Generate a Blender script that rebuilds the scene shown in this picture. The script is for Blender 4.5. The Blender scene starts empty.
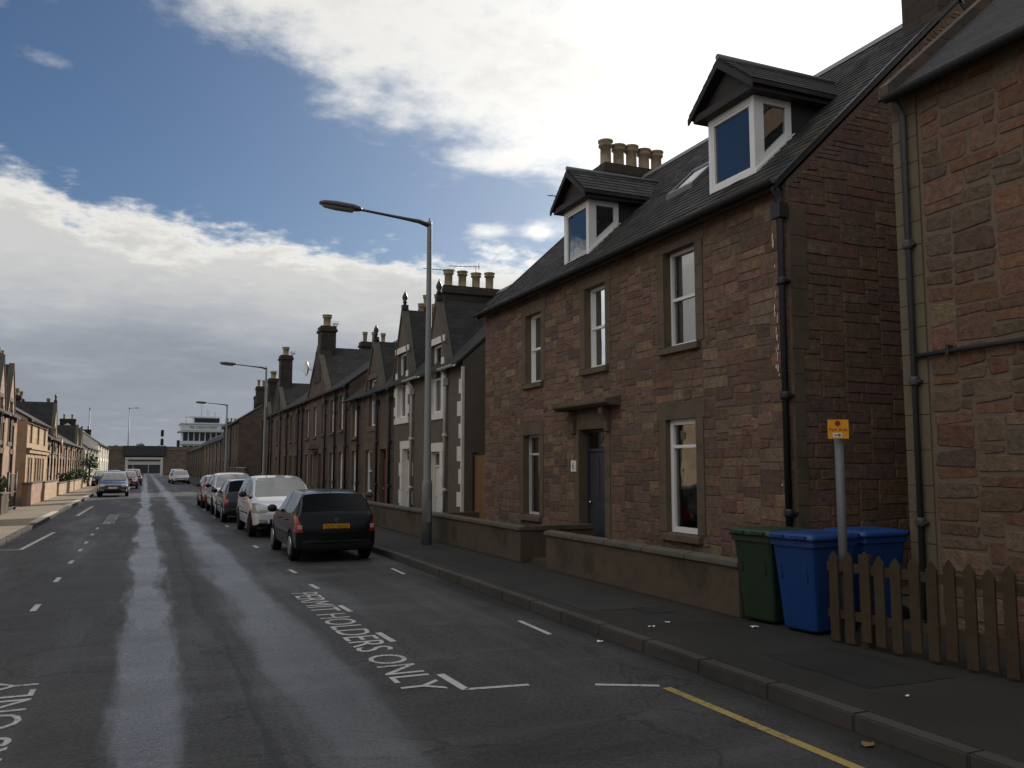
import bpy, bmesh, math, random
from mathutils import Vector, Matrix
R = math.radians
scene = bpy.context.scene
COL = scene.collection
rnd = random.Random(7)

# ------------------------------------------------------------------ materials
MATS = {}
def nt(name):
    m = bpy.data.materials.new(name); m.use_nodes = True
    t = m.node_tree; t.nodes.clear()
    o = t.nodes.new('ShaderNodeOutputMaterial'); p = t.nodes.new('ShaderNodeBsdfPrincipled')
    t.links.new(p.outputs[0], o.inputs[0])
    MATS[name] = m
    return m, t, p, o
def N(t, typ, **kw):
    n = t.nodes.new(typ)
    for k, v in kw.items():
        if k.startswith('i_'): n.inputs[k[2:].replace('_', ' ')].default_value = v
        else: setattr(n, k, v)
    return n
def setp(p, **kw):
    for k, v in kw.items(): p.inputs[k].default_value = v
def objco(t, scale=(1, 1, 1)):
    c = N(t, 'ShaderNodeTexCoord'); mp = N(t, 'ShaderNodeMapping'); mp.inputs['Scale'].default_value = scale
    t.links.new(c.outputs['Object'], mp.inputs[0]); return mp.outputs[0]
def mathn(t, op, a, b=None, clamp=False):
    n = N(t, 'ShaderNodeMath', operation=op, use_clamp=clamp)
    for i, v in enumerate((a, b)):
        if v is None: continue
        if isinstance(v, (int, float)): n.inputs[i].default_value = v
        else: t.links.new(v, n.inputs[i])
    return n.outputs[0]
def mixc(t, fac, a, b, mode='MIX'):
    n = N(t, 'ShaderNodeMix', data_type='RGBA', blend_type=mode)
    for i, v in ((0, fac), (6, a), (7, b)):
        if isinstance(v, (int, float)): n.inputs[i].default_value = v
        elif isinstance(v, tuple): n.inputs[i].default_value = v if len(v) == 4 else v + (1,)
        else: t.links.new(v, n.inputs[i])
    return n.outputs[2]
def ramp(t, x, a, b):
    n = N(t, 'ShaderNodeMapRange', interpolation_type='SMOOTHSTEP')
    t.links.new(x, n.inputs[0]); n.inputs[1].default_value = a; n.inputs[2].default_value = b
    return n.outputs[0]
def noise(t, co, scale, detail=4, rough=.55):
    n = N(t, 'ShaderNodeTexNoise'); n.inputs['Scale'].default_value = scale; n.inputs['Detail'].default_value = detail
    n.inputs['Roughness'].default_value = rough
    t.links.new(co, n.inputs['Vector']); return n.outputs['Fac']
def bump(t, p, h, strength, dist):
    b = N(t, 'ShaderNodeBump'); b.inputs['Strength'].default_value = strength; b.inputs['Distance'].default_value = dist
    t.links.new(h, b.inputs['Height']); t.links.new(b.outputs[0], p.inputs['Normal'])
def mat(name, col, rough=.6, spec=.4, metal=0., mottle=0., mscale=6., bs=0., bscale=40., bdist=.004, attr=False, stain=None, coat=0.):
    m, t, p, o = nt(name)
    setp(p, Roughness=rough, Metallic=metal); p.inputs['Specular IOR Level'].default_value = spec
    p.inputs['Coat Weight'].default_value = coat; p.inputs['Coat Roughness'].default_value = .05
    co = objco(t)
    base = tuple(col) + (1,)
    if attr:
        a = N(t, 'ShaderNodeAttribute', attribute_name='col'); src = a.outputs['Color']
    else: src = None
    if mottle or stain or attr:
        c = src if src is not None else base
        if mottle:
            n1 = noise(t, co, mscale, 6, .65)
            f = mathn(t, 'ADD', mathn(t, 'MULTIPLY', n1, 2 * mottle), 1 - mottle)
            cb = N(t, 'ShaderNodeCombineColor')
            for i in range(3): t.links.new(f, cb.inputs[i])
            c = mixc(t, 1., c, cb.outputs[0], 'MULTIPLY')
        if stain:
            n2 = noise(t, co, stain[1], 5, .6)
            c = mixc(t, mathn(t, 'MULTIPLY', ramp(t, n2, .48, .7), stain[2]), c, tuple(stain[0]) + (1,))
        if isinstance(c, tuple): p.inputs['Base Color'].default_value = c
        else: t.links.new(c, p.inputs['Base Color'])
    else: p.inputs['Base Color'].default_value = base
    if bs: bump(t, p, noise(t, co, bscale, 6, .7), bs, bdist)
    return m
def brickmat(name, cols, mortar, bw, bh, ms=.012, rough=.85, bs=.6, plane='xz', offset=.5, warp=.03, mottle=.25, sq=1.):
    """coursed stone or slates laid by the Brick texture on object x / z (and y)"""
    m, t, p, o = nt(name); setp(p, Roughness=rough); p.inputs['Specular IOR Level'].default_value = .3
    c = N(t, 'ShaderNodeTexCoord'); s = N(t, 'ShaderNodeSeparateXYZ'); t.links.new(c.outputs['Object'], s.inputs[0])
    cb = N(t, 'ShaderNodeCombineXYZ')
    if plane == 'xz':
        t.links.new(mathn(t, 'ADD', s.outputs[0], s.outputs[1]), cb.inputs[0]); t.links.new(s.outputs[2], cb.inputs[1])
    else:
        t.links.new(s.outputs[0], cb.inputs[0]); t.links.new(s.outputs[1], cb.inputs[1])
    nz = N(t, 'ShaderNodeTexNoise'); nz.inputs['Scale'].default_value = 2.2; nz.inputs['Detail'].default_value = 3
    t.links.new(cb.outputs[0], nz.inputs['Vector'])
    vm = N(t, 'ShaderNodeVectorMath', operation='SCALE'); t.links.new(nz.outputs['Color'], vm.inputs[0]); vm.inputs['Scale'].default_value = warp * 2
    va = N(t, 'ShaderNodeVectorMath', operation='ADD'); t.links.new(cb.outputs[0], va.inputs[0]); t.links.new(vm.outputs[0], va.inputs[1])
    b = N(t, 'ShaderNodeTexBrick', offset=offset, squash=sq, squash_frequency=3)
    t.links.new(va.outputs[0], b.inputs['Vector'])
    b.inputs['Scale'].default_value = 1; b.inputs['Mortar Size'].default_value = ms; b.inputs['Brick Width'].default_value = bw
    b.inputs['Row Height'].default_value = bh; b.inputs['Mortar Smooth'].default_value = .3; b.inputs['Bias'].default_value = 0
    b.inputs['Color1'].default_value = (0, 0, 0, 1); b.inputs['Color2'].default_value = (1, 1, 1, 1); b.inputs['Mortar'].default_value = (.5, .5, .5, 1)
    cr = N(t, 'ShaderNodeValToRGB'); t.links.new(b.outputs['Color'], cr.inputs[0])
    e = cr.color_ramp.elements
    e[0].color = tuple(cols[0]) + (1,); e[1].color = tuple(cols[-1]) + (1,)
    for i, cc in enumerate(cols[1:-1]):
        x = e.new((i + 1) / (len(cols) - 1)); x.color = tuple(cc) + (1,)
    n1 = noise(t, c.outputs['Object'], 7, 6, .65); n0 = noise(t, c.outputs['Object'], .6, 4, .6)
    f = mathn(t, 'ADD', mathn(t, 'MULTIPLY', mathn(t, 'ADD', n1, n0), mottle * 1.6), 1 - mottle * 1.6)
    g = N(t, 'ShaderNodeCombineColor'); [t.links.new(f, g.inputs[i]) for i in range(3)]
    mo = mixc(t, b.outputs['Fac'], cr.outputs[0], tuple(mortar) + (1,))
    t.links.new(mixc(t, 1., mo, g.outputs[0], 'MULTIPLY'), p.inputs['Base Color'])
    h = mathn(t, 'SUBTRACT', mathn(t, 'MULTIPLY', n1, .5), b.outputs['Fac'])
    bump(t, p, h, bs, .02)
    return m
def glassmat(name, ior=1.75, tint=(.75, .8, .8), wav=.012):
    m, t, p, o = nt(name); t.nodes.remove(p)
    tr = N(t, 'ShaderNodeBsdfTransparent'); tr.inputs[0].default_value = tint + (1,)
    gl = N(t, 'ShaderNodeBsdfGlossy'); gl.inputs['Roughness'].default_value = .015; gl.inputs[0].default_value = (.95, .97, 1, 1)
    fr = N(t, 'ShaderNodeFresnel'); fr.inputs[0].default_value = ior
    mx = N(t, 'ShaderNodeMixShader')
    co = objco(t); n1 = noise(t, co, 1.7, 2)
    b = N(t, 'ShaderNodeBump'); b.inputs['Strength'].default_value = .25; b.inputs['Distance'].default_value = wav
    t.links.new(n1, b.inputs['Height'])
    for n in (gl, fr): t.links.new(b.outputs[0], n.inputs['Normal'])
    t.links.new(fr.outputs[0], mx.inputs[0]); t.links.new(tr.outputs[0], mx.inputs[1]); t.links.new(gl.outputs[0], mx.inputs[2])
    t.links.new(mx.outputs[0], o.inputs[0])
    return m

mat('stone', (.2, .15, .12), .88, .2, mottle=.85, mscale=11, bs=1., bscale=24, bdist=.025, attr=True, stain=((.115, .09, .07), 2.6, .65))
mat('rubble_stone', (.2, .15, .12), .88, .2, mottle=.85, mscale=13, bs=1., bscale=20, bdist=.03, attr=True, stain=((.15, .118, .09), 5.5, .5))
mat('mortar_dark', (.15, .115, .09), .95, .1, mottle=.3, mscale=14, bs=.5, bscale=60)
mat('mortar_pale', (.165, .128, .098), .95, .1, mottle=.3, mscale=9, bs=.6, bscale=50, bdist=.008)
mat('dressed_stone', (.13, .10, .074), .85, .2, mottle=.35, mscale=4, bs=.4, bscale=35, bdist=.006, stain=((.065, .065, .042), 2.1, .7))
mat('quoin_stone', (.145, .12, .085), .85, .2, mottle=.3, mscale=5, bs=.4, bscale=40, bdist=.006, stain=((.13, .13, .08), 2.6, .6))
mat('slate', (.055, .055, .06), .7, .2, mottle=.35, mscale=11, bs=.35, bscale=30, bdist=.006, attr=True, stain=((.075, .07, .045), 3., .45))
brickmat('slate_far', [(.024, .024, .027), (.042, .042, .045), (.031, .031, .034)], (.014, .014, .015), .28, .17, .006, .8, .5, warp=.004, mottle=.3)
brickmat('brown_stone', [(.16, .11, .085), (.21, .145, .10), (.13, .10, .085), (.22, .14, .095)], (.14, .115, .09), .52, .27, .014, mottle=.3)
brickmat('dark_stone', [(.085, .063, .052), (.115, .08, .06), (.07, .058, .05), (.125, .078, .058)], (.075, .062, .052), .5, .25, .014, mottle=.35)
brickmat('soot_stone', [(.045, .037, .032), (.06, .046, .038), (.036, .031, .028)], (.04, .034, .03), .5, .25, .014, mottle=.35)
brickmat('pink_stone', [(.30, .17, .125), (.36, .22, .15), (.26, .17, .13), (.38, .23, .16)], (.3, .22, .17), .6, .3, .012, mottle=.22)
brickmat('tan_stone', [(.36, .26, .17), (.42, .3, .19), (.32, .23, .15), (.4, .27, .17)], (.36, .28, .2), .6, .3, .01, mottle=.22)
brickmat('bridge_stone', [(.13, .10, .08), (.17, .125, .095), (.1, .085, .07)], (.12, .1, .08), .9, .42, .02, mottle=.35)
mat('grey_render', (.13, .112, .092), .95, .1, mottle=.25, mscale=2.5, bs=.5, bscale=120, bdist=.006, stain=((.09, .085, .075), .8, .5))
mat('white_paint', (.66, .64, .6), .6, .3, mottle=.12, mscale=3, stain=((.4, .37, .31), 2.5, .4))
mat('white_render', (.72, .69, .6), .9, .2, mottle=.12, mscale=1.5, bs=.3, bscale=80)
mat('pvc_white', (.78, .78, .77), .3, .5, mottle=.05)
mat('old_frame', (.5, .49, .46), .45, .4, mottle=.15)
mat('dark_timber', (.035, .03, .028), .6, .3, mottle=.25, bs=.2, bscale=30)
mat('door_blue', (.036, .042, .055), .42, .45, mottle=.12)
mat('door_red', (.13, .03, .025), .5, .4, mottle=.15)
mat('door_white', (.6, .58, .53), .5, .4, mottle=.1)
mat('lead', (.14, .145, .15), .5, .4, mottle=.3, mscale=8)
mat('cast_iron', (.03, .03, .033), .5, .4, mottle=.3)
mat('grey_pipe', (.06, .063, .067), .5, .4, mottle=.25)
mat('pot_clay', (.30, .24, .16), .8, .2, mottle=.35, mscale=6, stain=((.05, .045, .04), 3., .6))
mat('aerial_metal', (.12, .12, .13), .4, .5, metal=.6)
mat('curtain', (.72, .70, .66), .9, .1, mottle=.06)
mat('curtain_dark', (.16, .15, .15), .9, .1, mottle=.15)
glassmat('glass', 2.7, (.85, .88, .88))
glassmat('roof_glass', 1.45, (.5, .52, .52)); glassmat('car_glass', 1.6, (.78, .82, .82), .0); glassmat('windscreen_glass', 2.5, (.8, .85, .85), .0); glassmat('dark_glass', 1.32, (.35, .4, .42), .0)
mat('room', (.12, .11, .1), .9, .1)
mat('plate_white', (.75, .75, .72), .4); mat('black', (.012, .012, .012), .5); mat('blue_print', (.02, .05, .25), .5)
mat('red_print', (.25, .03, .015), .5)
mat('sign_yellow', (.85, .36, .015), .45, mottle=.08)
mat('galvanised', (.15, .16, .16), .6, .35, metal=.2, mottle=.2, mscale=9)
mat('lamp_grey', (.22, .23, .23), .55, .4, mottle=.2, mscale=6)
mat('lamp_head', (.07, .07, .075), .5, .4); mat('lamp_bowl', (.25, .25, .22), .25, .5)
mat('bin_blue', (.006, .045, .185), .42, .45, mottle=.18, mscale=7, bs=.1, bscale=90)
mat('bin_green', (.018, .04, .02), .45, .45, mottle=.2, mscale=7, bs=.1, bscale=90)
mat('rubber', (.015, .015, .016), .8, .2, mottle=.2)
mat('fence_wood', (.062, .045, .03), .85, .2, mottle=.4, mscale=9, bs=.4, bscale=40, stain=((.075, .068, .035), 3.5, .45))
mat('gate_wood', (.2, .112, .055), .7, .25, mottle=.35, mscale=5, bs=.2, bscale=30)
mat('wall_render', (.105, .085, .062), .95, .15, mottle=.35, mscale=3.5, bs=.7, bscale=45, bdist=.01, stain=((.05, .05, .03), 1.4, .75))
mat('coping', (.12, .108, .09), .9, .2, mottle=.35, mscale=6, bs=.5, bscale=50, bdist=.006, stain=((.07, .075, .05), 3., .6))
mat('paper', (.75, .75, .73), .8); mat('leaf_dead', (.22, .15, .05), .8)
mat('rim', (.42, .43, .44), .3, .5, metal=.8); mat('chrome', (.75, .76, .77), .15, .5, metal=1.)
mat('lens_red', (.38, .008, .012), .12, .6, coat=1.); mat('lens_clear', (.22, .23, .24), .08, .7, coat=1., mottle=.3, mscale=14)
mat('lens_white', (.5, .28, .27), .15)
mat('plate_yellow', (.62, .33, .02), .4); mat('car_black_trim', (.018, .018, .02), .5, .4)
mat('seat_cloth', (.025, .025, .028), .9, .1)
mat('foliage', (.055, .09, .03), .6, .3, mottle=.4, mscale=3, attr=True)
mat('bark', (.08, .06, .045), .9, .1, mottle=.3)
mat('office_panel', (.62, .65, .68), .5, .4, mottle=.06); mat('office_glass', (.02, .025, .03), .06, .8)
mat('steel_dark', (.04, .042, .045), .55, .4, mottle=.25); mat('concrete_pale', (.55, .53, .48), .85, .2, mottle=.15)
mat('mast', (.2, .21, .22), .5, .4, metal=.4)
def paint(name, c, rough=.22, dirt=.1):
    return mat(name, c, rough, .5, coat=.9, mottle=dirt, mscale=2.5)
mat('paint_black', (.006, .0065, .0075), .22, .3, coat=.2, mottle=.1); paint('paint_white', (.72, .73, .74)); paint('paint_dark', (.022, .022, .028)); paint('paint_cream', (.62, .61, .57))
paint('paint_red', (.26, .012, .016)); paint('paint_silver', (.42, .44, .46)); paint('paint_blue', (.05, .065, .10)); paint('paint_maroon', (.2, .02, .025))

# --- road: dark asphalt, damp, with two wet wheel tracks that mirror the sky
def road_material():
    m, t, p, o = nt('wet_asphalt')
    c = N(t, 'ShaderNodeTexCoord'); co = c.outputs['Object']
    s = N(t, 'ShaderNodeSeparateXYZ'); t.links.new(co, s.inputs[0])
    mp = N(t, 'ShaderNodeMapping'); mp.inputs['Scale'].default_value = (1, .12, 1); t.links.new(co, mp.inputs[0])
    streak = noise(t, mp.outputs[0], 1.6, 5, .6)
    xw = mathn(t, 'ADD', s.outputs[0], mathn(t, 'MULTIPLY', mathn(t, 'SUBTRACT', streak, .5), .9))
    def band(x0, w, soft):
        d = mathn(t, 'ABSOLUTE', mathn(t, 'SUBTRACT', xw, x0))
        n = N(t, 'ShaderNodeMapRange', interpolation_type='SMOOTHSTEP'); t.links.new(d, n.inputs[0])
        n.inputs[1].default_value = w; n.inputs[2].default_value = w + soft; n.inputs[3].default_value = 1; n.inputs[4].default_value = 0
        return n.outputs[0]
    b1 = band(.08, .15, .2); b2 = band(1.42, .1, .4)
    patch = noise(t, co, .55, 6, .6); patch2 = noise(t, mp.outputs[0], .9, 4, .6)
    wet = mathn(t, 'MAXIMUM', b1, mathn(t, 'MULTIPLY', b2, .9))
    wet = mathn(t, 'MULTIPLY', wet, mathn(t, 'ADD', .65, mathn(t, 'MULTIPLY', ramp(t, patch, .3, .7), .35)))
    damp = mathn(t, 'MULTIPLY', ramp(t, patch2, .45, .7), .36)
    wet = mathn(t, 'MAXIMUM', wet, damp, True)
    fine = noise(t, co, 70, 4, .8); mid = noise(t, co, 24, 6, .7)
    speck = N(t, 'ShaderNodeTexVoronoi'); speck.inputs['Scale'].default_value = 95; t.links.new(co, speck.inputs['Vector'])
    agg = ramp(t, speck.outputs['Distance'], .0, .55)
    base = mixc(t, ramp(t, fine, .3, .7), (.018, .0182, .019), (.105, .105, .105))
    base = mixc(t, mathn(t, 'MULTIPLY', ramp(t, mid, .42, .62), .45), base, (.02, .02, .02))
    big = N(t, 'ShaderNodeTexVoronoi', distance='CHEBYCHEV'); big.inputs['Scale'].default_value = .28; t.links.new(co, big.inputs['Vector'])
    bs_ = N(t, 'ShaderNodeSeparateColor'); t.links.new(big.outputs['Color'], bs_.inputs[0])
    base = mixc(t, mathn(t, 'MULTIPLY', ramp(t, bs_.outputs[0], .5, .52), .3), base, (.075, .073, .07))
    base = mixc(t, mathn(t, 'MULTIPLY', ramp(t, patch, .45, .65), .55), base, (.042, .041, .04))
    mp2 = N(t, 'ShaderNodeMapping'); mp2.inputs['Scale'].default_value = (.28, 1.5, 1); mp2.inputs['Rotation'].default_value = (0, 0, .12); t.links.new(co, mp2.inputs[0])
    cross = noise(t, mp2.outputs[0], 1.1, 7, .65)
    base = mixc(t, mathn(t, 'MULTIPLY', ramp(t, cross, .5, .68), .55), base, (.095, .094, .092))
    base = mixc(t, mathn(t, 'MULTIPLY', ramp(t, cross, .46, .3), .5), base, (.017, .017, .017))
    crack = N(t, 'ShaderNodeTexVoronoi', feature='DISTANCE_TO_EDGE'); crack.inputs['Scale'].default_value = .45
    wv = N(t, 'ShaderNodeVectorMath', operation='SCALE'); nn = N(t, 'ShaderNodeTexNoise'); nn.inputs['Scale'].default_value = 1.3; nn.inputs['Detail'].default_value = 6
    t.links.new(co, nn.inputs['Vector']); t.links.new(nn.outputs['Color'], wv.inputs[0]); wv.inputs['Scale'].default_value = 1.1
    wa = N(t, 'ShaderNodeVectorMath', operation='ADD'); t.links.new(co, wa.inputs[0]); t.links.new(wv.outputs[0], wa.inputs[1]); t.links.new(wa.outputs[0], crack.inputs['Vector'])
    ck = mathn(t, 'SUBTRACT', 1., ramp(t, crack.outputs['Distance'], .002, .012))
    base = mixc(t, mathn(t, 'MULTIPLY', ck, .5), base, (.012, .012, .012))
    # old trench seam along the centre of the road
    seam = band(.78, .03, .05)
    base = mixc(t, mathn(t, 'MULTIPLY', seam, .45), base, (.014, .014, .015))
    gut = mathn(t, 'MULTIPLY', ramp(t, xw, 4.25, 4.6), .75)
    base = mixc(t, gut, base, (.012, .011, .009))
    t.links.new(base, p.inputs['Base Color'])
    rg = mathn(t, 'SUBTRACT', .66, mathn(t, 'MULTIPLY', wet, .47))
    t.links.new(mathn(t, 'ADD', rg, mathn(t, 'MULTIPLY', mathn(t, 'SUBTRACT', mid, .5), .5)), p.inputs['Roughness'])
    t.links.new(mathn(t, 'ADD', .26, mathn(t, 'MULTIPLY', wet, .74)), p.inputs['Specular IOR Level'])
    h = mathn(t, 'ADD', mathn(t, 'MULTIPLY', agg, .5), mathn(t, 'MULTIPLY', mid, .8))
    h = mathn(t, 'MULTIPLY', h, mathn(t, 'SUBTRACT', 1., mathn(t, 'MULTIPLY', wet, .55)))
    bump(t, p, h, .9, .011)
road_material()
def pave_material(name, a, b, rough):
    m, t, p, o = nt(name); c = N(t, 'ShaderNodeTexCoord'); co = c.outputs['Object']
    fine = noise(t, co, 120, 3, .7); pt = noise(t, co, .7, 6, .65); pt2 = noise(t, co, 5, 5, .6)
    base = mixc(t, fine, a, b)
    base = mixc(t, mathn(t, 'MULTIPLY', ramp(t, pt, .4, .7), .5), base, tuple(x * .55 for x in a))
    base = mixc(t, mathn(t, 'MULTIPLY', ramp(t, pt2, .55, .8), .35), base, tuple(x * 1.25 for x in b))
    t.links.new(base, p.inputs['Base Color'])
    t.links.new(mathn(t, 'SUBTRACT', rough, mathn(t, 'MULTIPLY', pt, .2)), p.inputs['Roughness'])
    p.inputs['Specular IOR Level'].default_value = .3
    bump(t, p, mathn(t, 'ADD', fine, pt2), .5, .005)
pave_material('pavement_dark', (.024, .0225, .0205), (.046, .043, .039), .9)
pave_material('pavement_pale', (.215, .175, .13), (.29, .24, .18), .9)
pave_material('kerb_stone', (.055, .052, .048), (.095, .088, .08), .85)
pave_material('soil', (.05, .042, .032), (.085, .075, .055), .95)
pave_material('earth_far', (.055, .058, .04), (.085, .085, .06), .95)
def worn(name, c):
    m, t, p, o = nt(name); cc = N(t, 'ShaderNodeTexCoord'); co = cc.outputs['Object']
    n1 = noise(t, co, 22, 6, .7); n2 = noise(t, co, 1.6, 4, .6)
    f = mathn(t, 'MULTIPLY', ramp(t, mathn(t, 'ADD', mathn(t, 'MULTIPLY', n1, .75), mathn(t, 'MULTIPLY', n2, .45)), .60, .78), .85)
    t.links.new(mixc(t, f, c, (.05, .05, .05)), p.inputs['Base Color']); setp(p, Roughness=.7)
    bump(t, p, n1, .4, .003)
worn('road_white', (.5, .5, .48)); worn('road_yellow', (.40, .29, .09)); worn('road_white_far', (.5, .46, .36))

# ------------------------------------------------------------------ mesh builder
class MB:
    def __init__(s): s.v = []; s.f = []; s.m = []; s.c = []; s.sm = []
    def quad(s, pts, m=0, col=None, smooth=False):
        b = len(s.v); s.v += [tuple(p) for p in pts]; s.f.append(tuple(range(b, b + len(pts)))); s.m.append(m); s.c.append(col); s.sm.append(smooth)
    def mesh(s, vs, fs, m=0, smooth=False, col=None):
        b = len(s.v); s.v += [tuple(p) for p in vs]
        for f in fs: s.f.append(tuple(i + b for i in f)); s.m.append(m); s.c.append(col); s.sm.append(smooth)
    def box(s, x0, x1, y0, y1, z0, z1, m=0, col=None):
        vs = [(x, y, z) for z in (z0, z1) for y in (y0, y1) for x in (x0, x1)]
        s.mesh(vs, [(0, 2, 3, 1), (4, 5, 7, 6), (0, 1, 5, 4), (2, 6, 7, 3), (0, 4, 6, 2), (1, 3, 7, 5)], m, False, col)
    def prism(s, poly, axis, a, b, m=0, col=None):
        """poly: list of 2D points in the plane across axis; extruded from a to b"""
        def P(p, t): return {'x': (t, p[0], p[1]), 'y': (p[0], t, p[1]), 'z': (p[0], p[1], t)}[axis]
        n = len(poly); vs = [P(p, a) for p in poly] + [P(p, b) for p in poly]
        s.mesh(vs, [tuple(range(n))[::-1], tuple(range(n, 2 * n))] + [(i, (i + 1) % n, n + (i + 1) % n, n + i) for i in range(n)], m, False, col)
    def tube(s, pts, r, seg=8, m=0, smooth=True, radii=None):
        pts = [Vector(p) for p in pts]; n = len(pts); rings = []
        up = Vector((0, 0, 1))
        for i, p in enumerate(pts):
            d = (pts[min(i + 1, n - 1)] - pts[max(i - 1, 0)]).normalized()
            a = d.cross(up)
            if a.length < 1e-3: a = d.cross(Vector((1, 0, 0)))
            a.normalize(); b = d.cross(a); rr = radii[i] if radii else r
            rings.append([p + (a * math.cos(q) + b * math.sin(q)) * rr for q in [2 * math.pi * k / seg for k in range(seg)]])
        vs = [v for ring in rings for v in ring]
        fs = [(i * seg + k, i * seg + (k + 1) % seg, (i + 1) * seg + (k + 1) % seg, (i + 1) * seg + k) for i in range(n - 1) for k in range(seg)]
        s.mesh(vs, fs, m, smooth)
        s.mesh(rings[0], [tuple(range(seg))[::-1]], m); s.mesh(rings[-1], [tuple(range(seg))], m)
    def lathe(s, prof, c=(0, 0, 0), seg=16, m=0, axis='z', smooth=True):
        vs = []
        for r, h in prof:
            for k in range(seg):
                a = 2 * math.pi * k / seg; u, w = r * math.cos(a), r * math.sin(a)
                q = (u, w, h) if axis == 'z' else ((h, u, w) if axis == 'x' else (u, h, w))
                vs.append((c[0] + q[0], c[1] + q[1], c[2] + q[2]))
        n = len(prof)
        fs = [(i * seg + k, i * seg + (k + 1) % seg, (i + 1) * seg + (k + 1) % seg, (i + 1) * seg + k) for i in range(n - 1) for k in range(seg)]
        s.mesh(vs, fs, m, smooth)
        if prof[0][0] > 1e-4: s.mesh(vs[:seg], [tuple(range(seg))[::-1]], m)
        if prof[-1][0] > 1e-4: s.mesh(vs[-seg:], [tuple(range(seg))], m)
    def build(s, name, mats, parent=None, loc=None, bevel=0., fix=True):
        me = bpy.data.meshes.new(name); me.from_pydata(s.v, [], s.f)
        for x in (mats if isinstance(mats, (list, tuple)) else [mats]): me.materials.append(MATS[x])
        me.polygons.foreach_set('material_index', s.m); me.polygons.foreach_set('use_smooth', s.sm)
        if any(c is not None for c in s.c):
            a = me.color_attributes.new('col', 'FLOAT_COLOR', 'CORNER'); data = []
            for f, c in zip(s.f, s.c): data += list((c or (.2, .15, .12)) + (1,)) * len(f)
            a.data.foreach_set('color', data)
        if fix:
            bm = bmesh.new(); bm.from_mesh(me); bmesh.ops.remove_doubles(bm, verts=bm.verts, dist=1e-5)
            bmesh.ops.recalc_face_normals(bm, faces=bm.faces)
            if bevel:
                es = [e for e in bm.edges if len(e.link_faces) == 2 and e.calc_face_angle(0) > .6]
                bmesh.ops.bevel(bm, geom=es, offset=bevel, segments=2, affect='EDGES', clamp_overlap=True)
            bm.to_mesh(me); bm.free()
        me.update()
        o = bpy.data.objects.new(name, me); COL.objects.link(o)
        if parent: o.parent = parent
        if loc: o.location = loc
        return o
def thing(name, label, cat, loc=(0, 0, 0), rz=0., group=None):
    o = bpy.data.objects.new(name, None); COL.objects.link(o); o.location = loc; o.rotation_euler = (0, 0, rz); o.empty_display_size = .3
    return tag(o, label, cat, group)
def tag(o, label, cat, group=None):
    o['label'] = label; o['category'] = cat
    if group: o['group'] = group
    return o
def struct(o): o['kind'] = 'structure'; return o
def text(name, body, w, h, m, parent, M, center=True):
    """flat lettering scaled to w x h, placed by matrix M (text lies in its local xy plane)"""
    cu = bpy.data.curves.new(name, 'FONT'); cu.body = body; cu.resolution_u = 3
    to = bpy.data.objects.new(name, cu); COL.objects.link(to)
    bpy.context.view_layer.update()
    me = bpy.data.meshes.new_from_object(to.evaluated_get(bpy.context.evaluated_depsgraph_get()))
    bpy.data.objects.remove(to); bpy.data.curves.remove(cu)
    xs = [v.co.x for v in me.vertices]; ys = [v.co.y for v in me.vertices]
    x0, x1, y0, y1 = min(xs), max(xs), min(ys), max(ys)
    for v in me.vertices:
        v.co = M @ Vector(((v.co.x - x0) / (x1 - x0) * w - (w / 2 if center else 0), (v.co.y - y0) / (y1 - y0) * h - (h / 2 if center else 0), 0))
    me.materials.clear(); me.materials.append(MATS[m])
    for p in me.polygons: p.material_index = 0
    o = bpy.data.objects.new(name, me); COL.objects.link(o); o.parent = parent
    return o
def basis(o, ex, ey):
    ex, ey = Vector(ex), Vector(ey); ez = ex.cross(ey)
    return Matrix(((ex.x, ey.x, ez.x, o[0]), (ex.y, ey.y, ez.y, o[1]), (ex.z, ey.z, ez.z, o[2]), (0, 0, 0, 1)))

# ------------------------------------------------------------------ the setting
def sheet(name, x0, x1, y0, y1, z, m):
    b = MB(); b.quad([(x0, y0, z), (x1, y0, z), (x1, y1, z), (x0, y1, z)]); return struct(b.build(name, m))
sheet('ground', -900, 900, -300, 1500, -.03, 'earth_far')
KR, KL = 4.65, -3.0          # kerb lines
road = sheet('road', KL - .02, KR + .02, -40, 420, 0., 'wet_asphalt')
def pavement(name, x0, x1, y0, y1, m):
    b = MB(); b.box(x0, x1, y0, y1, -.02, .12); return struct(b.build(name, m))
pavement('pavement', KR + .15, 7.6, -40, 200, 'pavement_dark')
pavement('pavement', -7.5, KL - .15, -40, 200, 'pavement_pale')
def kerb(x0, x1):
    b = MB(); y = -40.
    while y < 200:
        l = .9 + rnd.random() * .03; d = rnd.uniform(-.004, .004)
        b.box(x0 + d, x1 + d, y, y + l - .004, -.02, .123 + rnd.uniform(-.002, .003)); y += l
    return struct(b.build('kerb', 'kerb_stone', bevel=.012))
kerb(KR, KR + .148); kerb(KL - .148, KL)
b = MB(); b.box(6.55, 30, 8.36, 200, -.02, .2); b.box(7.55, 30, -40, 8.358, -.02, .17); struct(b.build('garden_ground', 'soil'))
b = MB(); b.box(-30, -4.95, -40, 200, -.02, .15); struct(b.build('garden_ground', 'soil'))

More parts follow.
